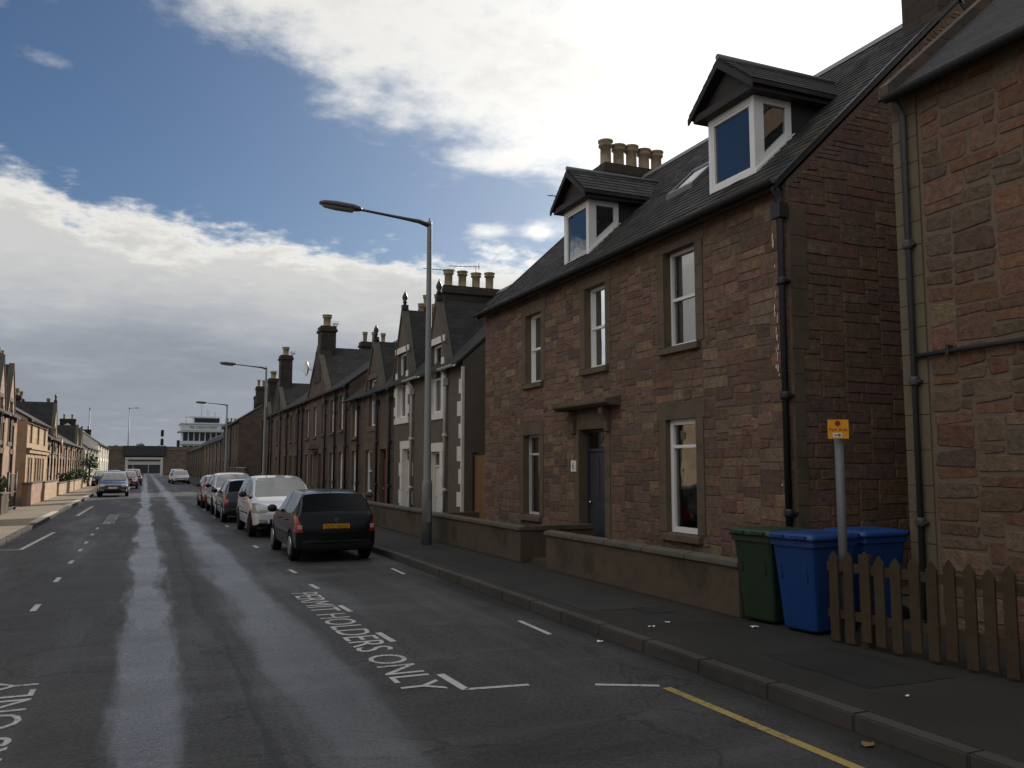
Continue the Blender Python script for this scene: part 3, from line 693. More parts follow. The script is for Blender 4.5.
        g = MB(); g.quad([(x0 + .1, yf + .045, zb + .1), (x1 - .1, yf + .045, zb + .1), (x1 - .1, yf + .045, z1 - .1), (x0 + .1, yf + .045, z1 - .1)]); g.build('pane', 'glass', d)
        g = MB(); g.quad([(x1 - .04, ya + .09, zr(ya) + .1), (x1 - .04, ys - .09, zr(ys) + .02), (x1 - .04, ys - .09, z1 - .09), (x1 - .04, ya + .09, z1 - .09)]); g.build('pane', 'glass', d)
        n_ = MB(); n_.box(x0 + .07, x1 - .08, ys + .3, ys + .33, rz(ys), z1); n_.build('lining', 'room', d)
    dormer(8.96, 10.1, 6.27, 7.5, 7.62, 8.23)
    dormer(3.7, 4.83, 6.16, 7.42, 7.54, 8.15)
    chimney(h, 1.65, 3.4, .62, 1.9, 8.2, 9.5, 5, ph=.66, pr=.165)
    chimney(h, L - .36, 3.6, .7, .95, 8.2, 10.4, 2)
    b = MB(); b.box(-1.66, 4, D - 2.2, D + 4, 0, 5.6); b.prism([(D - 2.4, 5.6), (D + 4.2, 5.6), (D + 1, 8.8)], 'x', -1.66, 4); b.build('rear_sun_blocker', 'dark_stone', h)  # unseen block added to stop sun streaks through the gap beside the gate
    aerial(h, 1.7, 4.7, 9.3, .2, .8, 8, .6, .5)
    aerial(h, 1.5, 2.2, 8.05, -.1, -1, 9, 1.1, .62)
    return h
main_house()

# ------------------------------------------------------------------ the nearest stone house on the right
def near_house():
    L, D, H, RZ = 11.5, 8.6, 6.15, 9.8; k = (RZ - H) / (D / 2)
    h = house_at('stone_house', 'house of big reddish rubble with pale mortar and a grey downpipe, behind the picket fence', 'R', -4.45, 7.05, 7.9)
    ops = [(5.2, 6.1, .9, 2.7), (5.2, 6.1, 3.9, 5.5), (9, 9.9, .9, 2.7), (9, 9.9, 3.9, 5.5), (7, 8, .3, 2.6)]
    b = MB(); front_wall(b, L, H, ops, 0, .22, 1); shell(b, L, D, H, RZ, 0, 0, 3)
    rr = random.Random(21); z = .0
    while z < H - .05:                                          # corner stones at the far end
        e = min(z + rr.uniform(.26, .42), H); w = .30 if int(z * 10) % 2 else .36
        b.box(-.022, .31, -.022, .3, z + .004, e - .004, 1); z = e
    for o in ops: dressing(b, *o, 1)
    ex = [(o[0] - .2, o[1] + .2, o[2] - .1, o[3] + .3) for o in ops]
    ok = lambda u, v: u > .31 and v < 6.1 and not any(a < u < c and d < v < e for a, c, d, e in ex)
    stones(b, pack(.085, .066, 135, 93, ok, (3, 7), (2, 4), rr), lambda u, v, d: (u, -d, v), [tuple(q * .78 for q in c) for c in PAL_RIGHT], .013, .024, .012, 4, rr, .2)
    b.build('wall', ['mortar_pale', 'quoin_stone', 'stone', 'room', 'rubble_stone'], h)
    for o in ops[:4]: window(h, *o, 'sash', 'pvc_white', .2, ('sides', 'curtain'), 'dressed_stone')
    door(h, *ops[4], 'door_red', 2.15)
    roof(h, L, D, H, RZ, 'slate_far', .22, .02, skew=(.05,))
    gutter(h, .1, L, H - .08, 'cast_iron', -.26)
    pipe(h, .17, .2, H - .1, 'grey_pipe', -.07, .036)
    c = MB(); c.tube([(.2, -.06, 3.08), (2., -.065, 3.09), (6, -.06, 3.14), (11, -.06, 3.1)], .028, 7)
    for i in range(12): c.box(.6 + i * .9, .64 + i * .9, -.09, 0, 3.05, 3.15)
    c.build('wall_conduit', 'cast_iron', h)
    chimney(h, L - .4, 4.3, .8, 2., 8.8, 11, 5)
    b = MB(); b.box(-1.84, 5, D - 2.2, D + 4, 0, 5.6); b.prism([(D - 2.4, 5.6), (D + 4.2, 5.6), (D + 1, 8.6)], 'x', -1.84, 5); b.build('rear_sun_blocker', 'dark_stone', h)  # added out of view, closes the lane against the low sun
near_house()

# ------------------------------------------------------------------ the rest of the right hand row
def row_house(name, label, side, ya, yb, X, D=8., H=5., RZ=8.6, wm='brown_stone', ops=(), doors=(), gables=(), chims=(), pipes=(), dm='dressed_stone', dw=.17, blocks=False, fm='pvc_white', rm='slate_far', quoin=None, pm='cast_iron', detail=2, skew=(), gm=None, curt=None, wstyle='sash', band=None):
    h = house_at(name, label, side, ya, yb, X); L = yb - ya; b = MB()
    cut = [o for o in list(ops) + [d[:4] for d in doors]]
    gw = [(g[3][0], g[3][1], g[3][2], H + 5) for g in gables if g[3]]
    front_wall(b, L, H, [o[:4] for o in cut] + gw, 0, .2, 1); shell(b, L, D, H, RZ, 0, 0, None)
    for o in cut:
        if detail: dressing(b, *o[:4], 1, w=dw, lint=.26, blocks=blocks)
    for g in gables:
        if g[3]:
            a, c, d, e = g[3]
            for xa, xb in ((a - dw, a - .002), (c + .002, c + dw)): b.box(xa, xb, -.03, 0, d, min(e, H + .3), 1)
            b.box(a - dw - .1, c + dw + .1, -.04, 0, d - .2, d - .002, 1); b.box(a - dw - .05, c + dw + .05, -.04, -.008, e + .002, e + .2, 1)
            if blocks:
                for z in (d + .1, d + .75): b.box(a - dw - .15, a - dw - .002, -.03, 0, z, z + .3, 1); b.box(c + dw + .002, c + dw + .15, -.03, 0, z, z + .3, 1)
    if quoin:
        for x in quoin:
            for i in range(int(H / .62)): b.box(*sorted((x, x + (.3 if x < L / 2 else -.3) * (1.3 if i % 2 else .85))), -.022, 0, .15 + i * .62, .15 + i * .62 + .4, 1); 
    if quoin: b.box(L - .075, L + .012, -.026, .05, .15, H - .15, 1)
    if band: b.box(.1, L - .1, -.16, 0, band, band + .22, 1); b.box(.05, L - .05, -.26, 0, band + .222, band + .3, 1)
    b.build('wall', [wm, dm], h)
    for i, o in enumerate(ops):
        window(h, *o[:4], wstyle, fm, .17, (curt or [('half', 'curtain'), ('sides', 'curtain'), None, ('blind', 'curtain')])[i % 4] if detail > 1 else None, 'dressed_stone' if detail > 1 else None, .07)
    for d in doors: door(h, *d[:4], d[4], d[3] - .42 if detail > 1 else None)
    for g in gables:
        xc, hw, za, w, fin = g
        gablet(h, xc, hw, H, za, w, wm, (RZ - H) / (D / 2), fin, rm)
        if w: window(h, w[0], w[1], w[2], min(w[3], za - (za - H) * abs(w[0] - xc) / hw - .05), wstyle, fm, .17, ('half', 'curtain') if detail > 1 else None, None, .07)
    roof(h, L, D, H, RZ, rm, .2, .02, skew)
    xs = sorted([0, L] + [q for g in gables for q in (g[0] - g[1], g[0] + g[1])])
    for i in range(0, len(xs), 2):
        if xs[i + 1] - xs[i] > .3: gutter(h, xs[i], xs[i + 1], H - .1, pm, -.27)
    for x in pipes: pipe(h, x, .15, H - .12, pm, -.09, .05, hop=True)
    for c in chims: chimney(h, *c)
    return h
# 21.8 - 28.7: grey rendered pair with white dressings
h2 = row_house('rendered_house', 'grey rendered house with white corner blocks and two pointed wall-head dormers', 'R', 21.8, 28.75, 7.9, 7.2, 4.75, 8.0, 'grey_render',
    ops=[], doors=[(4.15, 5.05, .2, 2.3, 'door_white'), (1.1, 1.95, .2, 2.45, 'door_white')],
    gables=[(4.65, 1.0, 6.75, (4.15, 5.15, 3.45, 5.5), True), (.95, 1.05, 7.1, (.45, 1.45, 3.5, 5.7), True)], dm='white_paint', dw=.26, blocks=True, quoin=[6.95], pipes=[5.7, 2.35], pm='old_frame', rm='slate_far',
    chims=[(.4, 2.6, .7, 2.1, 7., 8.25, 4, 'soot_stone', 'coping', .62, .17, 'y')])
aerial(h2, .4, 1.9, 8.1, -.1, -1, 9, 1.0, .8); aerial(h2, .3, 2.9, 8.1, -.3, -1, 7, 1.0, 1.05)
# 28.75 - 35.9: stone house with one pointed dormer
row_house('stone_house', 'dark pinkish stone house with one pointed dormer, just past the rendered house', 'R', 28.8, 35.85, 7.9, 7.2, 4.7, 7.9, 'dark_stone',
    ops=[(3.0, 4.05, .9, 2.5), (.6, 1.5, .9, 2.5), (.6, 1.5, 3.1, 4.4)], doors=[(5.2, 6.1, .2, 2.5, 'door_red')],
    gables=[(4.1, 1.15, 6.55, (3.5, 4.5, 3.4, 5.2), True)], pipes=[5.0, 1.9, 6.8], chims=[(.4, 3.6, .7, 1.8, 7., 8.4, 3)])
# 35.9 - 64: a tall row, three gables to the street, each with a stack on its apex
def gabled_house(label, ya, yb, gc, hw, gz, st, ops, doors, pipes, dishy=False, X=7.9, H=5.4, oriel=False):
    L = yb - ya
    h = row_house('gabled_stone_house', label, 'R', ya, yb, X, 8., H, 8.3, 'dark_stone', ops=ops, doors=doors, gables=[(gc, hw, gz, None, False)], pipes=pipes, dw=.15, chims=[(L - .3, 4, .6, 1.6, 7.6, 9.0, 3)] if L > 8 else ())
    if L > 8: aerial(h, gc - .3, .9, st - .2, -1, .2, 8, 1., .5)
    # the stack rises from the apex of the street gable
    chimney(h, gc, .42, .95, .75, gz - 1.5, st, 1, 'soot_stone', 'soot_stone', .6, .22)
    b = MB(); b.prism([(gc - .9, gz - 1.75), (gc + .9, gz - 1.75), (gc + .52, gz - .1), (gc - .52, gz - .1)], 'y', -.05, .6); b.build('chimney_shoulder', 'soot_stone', h)
    if dishy: dish(h, gc - 1.1, -.1, gz - .9, .42)
    if oriel:
        c = MB(); c.prism([(gc - .8, 0.), (gc - .5, -.45), (gc + .5, -.45), (gc + .8, 0.)], 'z', 2.75, 3.0); c.prism([(gc - .7, 0.), (gc - .4, -.36), (gc + .4, -.36), (gc + .7, 0.)], 'z', 2.6, 2.74); c.build('door_hood', 'dressed_stone', h)
    return h
gabled_house('tall stone house with a white dish beside its big street gable chimney', 35.95, 47.5, 4.1, 2.7, 7.85, 9.0,
    [(9.6, 10.4, 3.5, 5.), (7.6, 8.4, 3.45, 4.95), (5.4, 6.2, 3.45, 4.95), (3.2, 4.0, 3.4, 4.9), (1.0, 1.8, 3.4, 4.9), (9.6, 10.4, .9, 2.5), (7.6, 8.4, .9, 2.5), (1.0, 1.8, .9, 2.5), (2.6, 3.3, .9, 2.5)], [(4.7, 5.5, .2, 2.5, 'door_red')], [11.3, .2, 9., 6.7], True, oriel=True)
gabled_house('stone house with a tall slim street gable chimney, beyond the house with the dish', 47.6, 60.6, 3.2, 2.6, 7.3, 9.2,
    [(10.6, 11.3, 3.4, 4.9), (8.6, 9.3, 3.4, 4.9), (6.4, 7.1, 3.4, 4.9), (2.8, 3.6, 3.4, 4.9), (10.5, 11.3, .9, 2.5), (6.3, 7.2, .9, 2.5), (2.7, 3.6, .9, 2.5)], [(8.5, 9.3, .2, 2.5, 'door_red')], [11.95, 7.8, 5.1, 1.])
gabled_house('end house of the tall stone row with a short street gable chimney', 60.7, 64.6, 1.5, 1.45, 7.0, 8.2,
    [(2.6, 3.3, 3.4, 4.9), (.8, 1.5, 3.4, 4.9), (.8, 1.5, .9, 2.5)], [(2.5, 3.3, .2, 2.5, 'door_red')], [3.7, .2])
# far right terraces
def far_terrace(label, ya, yb, X, H, RZ, wm, n, chims, side='R', name='terraced_house', fm='pvc_white', rm='slate_far', gables=(), band=None):
    L = yb - ya; ops = []
    for i in range(n):
        x = L * (i + .5) / n
        ops += [(x - .45, x + .45, H - 2.0, H - .5), (x - .45, x + .45, .9, 2.5)] if i % 3 != 1 else [(x - .45, x + .45, H - 2.0, H - .5)]
    doors = [(L * (i + .5) / n - .45, L * (i + .5) / n + .45, .2, 2.5, 'door_red') for i in range(n) if i % 3 == 1]
    return row_house(name, label, side, ya, yb, X, 8., H, RZ, wm, ops=ops, doors=doors, detail=1, fm=fm, chims=chims, rm=rm, pipes=[L * (i + 1) / n for i in range(0, n - 1, 2)], gables=gables, band=band)
far_terrace('dark far stone house past the gap, with a row of pots along its roof', 80, 96, 7.6, 6., 8.6, 'dark_stone', 5, [(.5, 4, .8, 2., 8., 9.5, 4), (15.4, 2.6, .8, 2.2, 7.6, 9.2, 5)])
far_terrace('far brown terrace just before the bridge end, lower right', 96.3, 132, 7.7, 4.9, 7.4, 'brown_stone', 12, [(.6, 4, .8, 2., 7., 8.4, 4)])
far_terrace('last stone terrace before the railway bridge on the right', 133, 186, 7.8, 4.8, 7.2, 'dark_stone', 16, [(52, 4, .8, 2, 7., 8.2, 4)])

# ------------------------------------------------------------------ left hand row, sunlit
far_terrace('nearest orange stone house on the left side of the road', -8, 14, -6.3, 4.7, 8., 'pink_stone', 7, [(.5, 4, .8, 2., 7.4, 9.2, 4), (11, 4, .8, 2, 7.6, 9.2, 4)], 'L')
far_terrace('second orange stone house on the left side of the road', 15, 34.5, -6.3, 4.7, 8., 'tan_stone', 7, [(.5, 4, .8, 2., 7.4, 9.2, 4), (10, 4, .8, 2, 7.6, 9.2, 4)], 'L')
lp = far_terrace('pink stone house at the left edge with steep dark dormers', 35, 51.7, -6.3, 4.45, 7.3, 'pink_stone', 5, [], 'L', gables=[(10.9, 1.3, 6.95, (10.4, 11.4, 3.1, 5.1), False), (14.1, 1.3, 6.9, (13.6, 14.6, 3.1, 5.1), False), (4.5, 1.3, 6.9, (4., 5., 3.1, 5.1), False)])
chimney(lp, 11.9, .6, .55, .5, 5.6, 7.6, 1); chimney(lp, 15.4, .9, .6, .6, 5.5, 7.2, 2)
lb = row_house('tan_stone_house', 'sunlit tan stone house with three upper windows and a heavy cornice', 'L', 55.6, 66.6, -6.25, 8., 4.6, 7.0, 'tan_stone',
    ops=[(1.3, 2.2, 3.25, 4.35), (4.9, 5.8, 3.25, 4.35), (8.6, 9.5, 3.25, 4.35), (.9, 1.6, .8, 2.4), (2.2, 2.9, .8, 2.4), (4.2, 5.0, .8, 2.4), (6.9, 7.6, .8, 2.4), (8.4, 9.3, .8, 2.4)], doors=[(5.6, 6.4, .2, 2.4, 'door_red')], detail=1, dm='tan_stone', band=2.65, fm='dark_timber', chims=[(.4, 3.4, .7, 1.6, 6.2, 7.6, 3), (4., 4, .9, .6, 6.6, 7.9, 3), (8., 4, .9, .6, 6.6, 7.6, 2)])
lc = far_terrace('orange stone house on the left with a dormer finial and round hanging disc', 67.2, 79, -6.3, 3.9, 6.7, 'tan_stone', 5, [(11.4, 4, .7, 1.8, 6., 7.6, 3)], 'L', gables=[(4.9, 1.5, 6.6, (4.3, 5.5, 3., 4.7), True)], fm='dark_timber')
chimney(lc, 6.6, .7, .55, .55, 5, 6.5, 1)
ds = MB(); ds.lathe([(0, -.05), (.5, -.05), (.52, 0), (.5, .05), (0, .05)], (1.6, -.75, 3.35), 18, 0, 'y'); ds.tube([(1.6, 0, 3.9), (1.6, -.75, 3.9)], .02, 6); ds.build('hanging_disc', 'door_red', lc)
far_terrace('low orange stone house in the middle of the left row, before the white house', 79.3, 92, -6.3, 3.9, 6.4, 'pink_stone', 5, [(.4, 4, .8, 2., 5.9, 7.4, 4), (12.2, 4, .8, 2, 5.8, 7.2, 4)], 'L', fm='dark_timber')
far_terrace('brown stone house with a small dormer directly before the white house', 92.3, 104, -6.3, 3.9, 6.6, 'brown_stone', 5, [(5.5, 4, .8, 2., 6, 7.3, 4)], 'L', gables=[(3., 1.4, 5.9, None, False), (8.8, 1.4, 5.9, None, False)], fm='dark_timber')
far_terrace('white rendered house on the left, far along the street', 104.5, 133, -6.1, 4.1, 6.6, 'white_render', 9, [(.5, 4, .8, 2., 6.2, 7.4, 3)], 'L')
far_terrace('tall pale house with a dark roof at the far end of the left row', 134, 172, -6.2, 5.2, 8.0, 'white_render', 9, [(37.5, 4, .8, 2., 7.2, 8.6, 2), (.5, 4, .8, 2., 7.2, 8.6, 2)], 'L')

# ------------------------------------------------------------------ garden walls, gates, fence
def garden_wall(label, pts, hgt, m='wall_render', w=.22, ends=()):
    t = thing('garden_wall', label, 'wall', (pts[0][0], pts[0][1], .12)); b = MB(); c = MB(); O = pts[0]
    for (x0, y0), (x1, y1) in zip(pts, pts[1:]):
        x0, x1, y0, y1 = x0 - O[0], x1 - O[0], y0 - O[1], y1 - O[1]
        ax, bx, ay, by = min(x0, x1), max(x0, x1), min(y0, y1), max(y0, y1)
        if bx - ax < .01: q = (ax - w / 2, ax + w / 2, ay - w / 2, by + w / 2)
        else: q = (ax + w / 2 + .001, bx, ay - w / 2 + .001, by + w / 2 - .001)
        b.box(*q, 0, hgt - .09)
        n = max(1, int((q[3] - q[2]) / .95)); s = (q[3] - q[2]) / n
        if bx - ax < .01:
            for i in range(n): c.prism([(q[0] - .04, hgt - .09), (q[1] + .04, hgt - .09), (q[1] + .035, hgt - .03), (q[0] + w / 2, hgt), (q[0] - .035, hgt - .03)], 'y', q[2] + i * s + .003 - (.03 if i == 0 else 0), q[2] + (i + 1) * s - .003 + (.03 if i == n - 1 else 0))
        else: c.box(q[0] + .04, q[1], q[2] - .04, q[3] + .04, hgt - .088, hgt - .02)
    b.build('wall_body', m, t, bevel=.008); c.build('coping', 'coping', t, bevel=.012)
    return t
garden_wall('low mossy rendered wall in front of the dormer house, ending beside the green bin', [(6.46, 8.25), (6.46, 13.2)], .66); 
t = garden_wall('low dark wall between the lamp post and the path to the blue front door', [(6.46, 14.5), (6.46, 19.6)], .66)
q = MB(); q.box(.111, 1.4, -.11, .11, 0, .57); q.box(.151, 1.4, -.15, .15, .572, .65); q.build('return_wall', 'wall_render', t)
t = garden_wall('low wall in front of the rendered house, left of the lamp post', [(6.46, 20.5), (6.46, 28.6)], .68)
q = MB(); q.box(.111, 1.4, -.11, .11, 0, .59); q.build('return_wall', 'wall_render', t)
garden_wall('low wall in front of the pinkish stone house, half hidden by the black hatchback', [(6.46, 29.4), (6.46, 45)], .7)
garden_wall('dark high boundary wall across the gap past the tall stone row', [(6.8, 64.8), (6.8, 79.5)], 1.7, 'dark_stone', .3)
for y0, y1, hh, m, lab in ((2, 34, .75, 'wall_render', 'long grey garden wall along the nearer left pavement'), (36, 37.6, .8, 'wall_render', 'dark garden wall at the left edge before the iron gate'), (43.4, 49, 1.05, 'pink_stone', 'red garden wall right after the iron gate on the left'), (50.2, 57, 1., 'tan_stone', 'tan wall under the bays of the house with the cornice'),
                           (58.5, 70, .8, 'tan_stone', 'pale low garden wall in front of the hanging disc'), (71, 103, .8, 'tan_stone', 'low pale wall behind the street bushes on the left'), (105, 170, .8, 'white_render', 'white garden wall in front of the far white houses')):
    garden_wall(lab, [(-4.85, y0), (-4.85, y1)], hh, m)
def iron_gate(x, y, w, hgt, label):
    t = thing('iron_gate', label, 'gate', (x, y, .12)); b = MB(); b.tube([(0, 0, 0), (0, 0, hgt + .1)], .045, 8); b.build('post', 'steel_dark', t); b = MB(); b.tube([(0, w, 0), (0, w, hgt + .1)], .045, 8); b.build('post', 'steel_dark', t)
    b = MB()
    for z in (.12, hgt * .5, hgt): b.tube([(0, .05, z), (0, w - .05, z)], .018, 6)
    for i in range(8): yy = .1 + (w - .2) * i / 7; b.tube([(0, yy, .1), (0, yy, hgt)], .011, 6)
    b.build('gate_leaf', 'steel_dark', t)
iron_gate(-4.85, 38.1, 2.2, 1.45, 'tall black iron gate in the garden walls at the left edge')
t = thing('wooden_gate', 'brown boarded gate closing the gap between the dormer house and the rendered house', 'gate', (8.25, 20.2, .15))
for y0, y1 in ((.0, .08), (1.52, 1.6)): b = MB(); b.box(-.06, .06, y0, y1, 0, 2.1); b.build('gate_post', 'dark_timber', t)
b = MB()
for i in range(9): b.box(-.02 + .004 * (i % 2), .015, .085 + i * .159, .085 + i * .159 + .15, .06, 2.0 + .012 * (i % 3))
for z in (.3, 1.6): b.box(.016, .05, .09, 1.5, z, z + .12)
b.build('boards', 'gate_wood', t)
# picket fence
t = thing('picket_fence', 'weathered brown wooden picket fence with pointed pales at the pavement edge', 'fence', (6.34, 6.70, .12))
fd = Vector((.10, -1.0, 0)).normalized(); fn = Vector((fd.y, -fd.x, 0)) * -1
def fbox(b, s0, s1, n0, n1, z0, z1, pt=0.):
    P = lambda s, n, z: tuple(fd * s + fn * n + Vector((0, 0, z)))
    if not pt: b.mesh([P(s, n, z) for z in (z0, z1) for n in (n0, n1) for s in (s0, s1)], [(0, 2, 3, 1), (4, 5, 7, 6), (0, 1, 5, 4), (2, 6, 7, 3), (0, 4, 6, 2), (1, 3, 7, 5)])
    else:
        pr = [(s0, z0), (s1, z0), (s1, z1 - pt), ((s0 + s1) / 2, z1), (s0, z1 - pt)]
        b.mesh([P(s, n0, z) for s, z in pr] + [P(s, n1, z) for s, z in pr], [(0, 1, 2, 3, 4), (9, 8, 7, 6, 5)] + [(i, (i + 1) % 5, 5 + (i + 1) % 5, 5 + i) for i in range(5)])
rr = random.Random(4)
for i in range(36):
    b = MB(); s = i * .176 + rr.uniform(-.012, .012); fbox(b, s, s + .104, -.0, .022, .05 + rr.uniform(-.03, .03), .9 + rr.uniform(-.025, .03), .07); b.build('picket', 'fence_wood', t)
for z in (.24, .7): b = MB(); fbox(b, -.05, 6.6, .023, .06, z, z + .085); b.build('rail', 'fence_wood', t)
for s in (.3, 2.2, 4.1, 6.0): b = MB(); fbox(b, s, s + .09, .062, .15, -.1, .88); b.build('post', 'fence_wood', t)

# ------------------------------------------------------------------ wheelie bins
def bin_(label, x, y, rz, m, group=None):
    t = thing('wheelie_bin', label, 'bin', (x, y, .12), rz, group)
    b = MB(); w0, d0, w1, d1, zt = .215, .24, .29, .345, .98
    # tapered body (front at -y), open rim collar
    rings = []
    def rr_(w, dF, dB, z, r=.05):
        pts = []
        for cx, cy, a0 in ((w - r, -dF + r, -90), (w - r, dB - r, 0), (-w + r, dB - r, 90), (-w + r, -dF + r, 180)):
            for i in range(4): a = R(a0 + 30 * i); pts.append((cx + r * math.cos(a), cy + r * math.sin(a), z))
        return pts
    prof = [(w0, d0, .22, .03), (w0 + .01, d0 + .01, .23, .05), (w0 + (w1 - w0) * .5, d0 + (d1 - d0) * .5, .29, .52), (w1 - .012, d1 - .015, .335, .9), (w1 + .012, d1 + .012, .36, .9), (w1 + .012, d1 + .012, .36, .965), (w1 - .012, d1 - .012, .335, .965)]
    vs = []; [vs.extend(rr_(w, a, c, z)) for w, a, c, z in prof]
    n = 16; fs = [(i * n + k, i * n + (k + 1) % n, (i + 1) * n + (k + 1) % n, (i + 1) * n + k) for i in range(len(prof) - 1) for k in range(n)] + [tuple(range(n))[::-1], tuple(range((len(prof) - 1) * n, len(prof) * n))]
    b.mesh(vs, fs, 0, False)
    for s in (-1, 1): b.box(s * .17 - .012, s * .17 + .012, -d1 + .03, -d1 + .075, .55, .88)
    b.build('body', m, t, bevel=.006)
    l = MB(); prof = [(w1 + .03, d1 + .035, .37, .967), (w1 + .03, d1 + .035, .37, .995), (w1 - .0, d1 - .0, .33, 1.03), (w1 - .1, d1 - .1, .23, 1.045)]
    vs = []; [vs.extend(rr_(w, a, c, z, .06)) for w, a, c, z in prof]
    fs = [(i * n + k, i * n + (k + 1) % n, (i + 1) * n + (k + 1) % n, (i + 1) * n + k) for i in range(len(prof) - 1) for k in range(n)] + [tuple(range(n))[::-1], tuple(range((len(prof) - 1) * n, len(prof) * n))]
    l.mesh(vs, fs, 0, True)
    l.box(-.24, -.06, -d1 - .06, -d1 - .02, .985, 1.015); l.box(.06, .24, -d1 - .06, -d1 - .02, .985, 1.015)
    l.build('lid', m, t)
    hd = MB(); hd.tube([(-.25, .36, .99), (-.24, .44, 1.0), (.24, .44, 1.0), (.25, .36, .99)], .016, 8); hd.build('handle', m, t)
    for s in (-1, 1):
        w = MB(); w.lathe([(.04, -.025), (.09, -.025), (.1, -.015), (.1, .015), (.09, .025), (.04, .025)], (s * .25, .26, .1), 18, 0, 'x'); w.build('wheel', 'rubber', t)
    return t
bin_('dark green wheelie bin at the end of the low mossy wall', 6.60, 7.86, R(-82), 'bin_green')
bin_('blue wheelie bin standing beside the green bin, its whole front in view', 6.62, 7.22, R(-84), 'bin_blue', 'blue bins behind the fence')
bin_('blue wheelie bin behind the sign post and the fence, only its lid showing', 7.52, 7.38, R(-86), 'bin_blue', 'blue bins behind the fence')

# ------------------------------------------------------------------ sign post with the orange sign
t = thing('sign_post', 'grey post with a small orange sign beside the picket fence', 'sign', (6.47, 6.64, .12))
b = MB(); b.tube([(0, 0, 0), (0, 0, 2.2)], .045, 12); b.build('post', 'galvanised', t)
sw, sh = .205, .19; ex = Vector((math.cos(R(-28)), math.sin(R(-28)), 0)); ez = Vector((0, 0, 1)); nrm = ex.cross(ez); o = Vector((-.06, -.05, 2.11))
o = o + nrm * .02
def splate(b, w, h, d0, d1, du=0, dv=0):
    vs = [tuple(o + ex * (du + sx * w / 2) + ez * (dv + sz * h / 2) + nrm * d) for d in (d0, d1) for sz in (-1, 1) for sx in (-1, 1)]
    b.mesh(vs, [(0, 2, 3, 1), (4, 5, 7, 6), (0, 1, 5, 4), (2, 6, 7, 3), (0, 4, 6, 2), (1, 3, 7, 5)])
b = MB(); splate(b, sw, sh, -.004, .0); bp = b.build('sign_plate', 'sign_yellow', t)
b = MB(); splate(b, .09, .045, .001, .002, -.01, -.06); b.build('arrow_panel', 'plate_white', bp)
SM = lambda du, dv, d=.0035: basis(o + ex * du + ez * dv + nrm * d, ex, ez)
text('lettering', 'Park Ride', .175, .032, 'red_print', bp, SM(0, -.005))
c = MB(); P2 = lambda u, v: tuple(o + ex * u + ez * v + nrm * .003)
c.quad([P2(-.04, -.065), P2(.0, -.065), P2(.0, -.055), P2(-.04, -.055)]); c.quad([P2(.0, -.078), P2(.03, -.06), P2(.0, -.042)]); c.build('arrow', 'red_print', bp, fix=False)
c = MB(); c.quad([P2(.028 * math.cos(a) - .005, .058 + .028 * math.sin(a)) for a in [2 * math.pi * i / 20 for i in range(20)]]); c.build('symbol', 'red_print', bp, fix=False)

# ------------------------------------------------------------------ lamp posts
def lamp(label, x, y, hgt, arm):
    t = thing('street_lamp', label, 'street lamp', (x, y, .12), 0, 'lamp posts along the right pavement'); z1 = hgt - .12
    b = MB(); b.lathe([(.0, 0), (.115, 0), (.115, 1.35), (.1, 1.42), (.085, 1.46), (.056, z1 - .02), (.056, z1 + .04), (.0, z1 + .05)], (0, 0, 0), 16); p = b.build('pole', 'lamp_grey', t)
    d = MB(); d.box(-.05, .05, -.125, -.113, .5, 1.0); d.build('access_door', 'lamp_grey', p)
    b = MB(); n = 8; pts = [(0, 0, z1 - .05), (-.25, 0, z1 + .02)] + [(-.25 - (arm - .25) * i / 4, 0, z1 + .02 + .11 * i / 4) for i in range(1, 5)]
    b.tube(pts, .04, 10, radii=[.06, .05, .038, .032, .03, .03]); b.build('arm', 'lamp_head', t)
    # lantern
    L = .98; xa = -arm; za = z1 + .13
    vs = []; prof = [(0, .05, .05), (.06, .09, .075), (.2, .12, .1), (.6, .125, .105), (.85, .11, .08), (.95, .06, .04)]
    seg = 12
    for s, w, hh in prof:
        for k in range(seg): a = 2 * math.pi * k / seg; vs.append((xa - s, w * math.cos(a), za + .05 * s + hh * (max(math.sin(a), -.35))))
    h = MB(); h.mesh(vs, [(i * seg + k, i * seg + (k + 1) % seg, (i + 1) * seg + (k + 1) % seg, (i + 1) * seg + k) for i in range(5) for k in range(seg)] + [tuple(range(seg)), tuple(range(5 * seg, 6 * seg))], 0, True); hd = h.build('lantern', 'lamp_head', t)
    g = MB(); vs = []
    for s, w, dp in ((.16, .07, .02), (.22, .1, .075), (.6, .1, .08), (.84, .08, .06), (.9, .04, .02)):
        for k in range(7): a = math.pi + math.pi * k / 6; vs.append((xa - s, w * math.cos(a), za + .05 * s - .03 + dp * math.sin(a)))
    g.mesh(vs, [(i * 7 + k, i * 7 + k + 1, (i + 1) * 7 + k + 1, (i + 1) * 7 + k) for i in range(4) for k in range(6)], 0, True); g.build('lamp_bowl', 'lamp_bowl', hd)
    b = MB(); b.tube([(0, 0, z1), (0, 0, z1 + .12)], .02, 6); b.build('pole_cap', 'lamp_head', p)
    return t
lamp('nearest tall grey lamp post, standing on the right pavement by the low dark wall', 5.88, 18.55, 7.5, 1.6)
lamp('middle lamp post on the right, rising behind the white car', 6.3, 51, 7.6, 1.65)
lamp('farthest lamp post on the right, against the white office block', 6.4, 78, 7.25, 1.65)

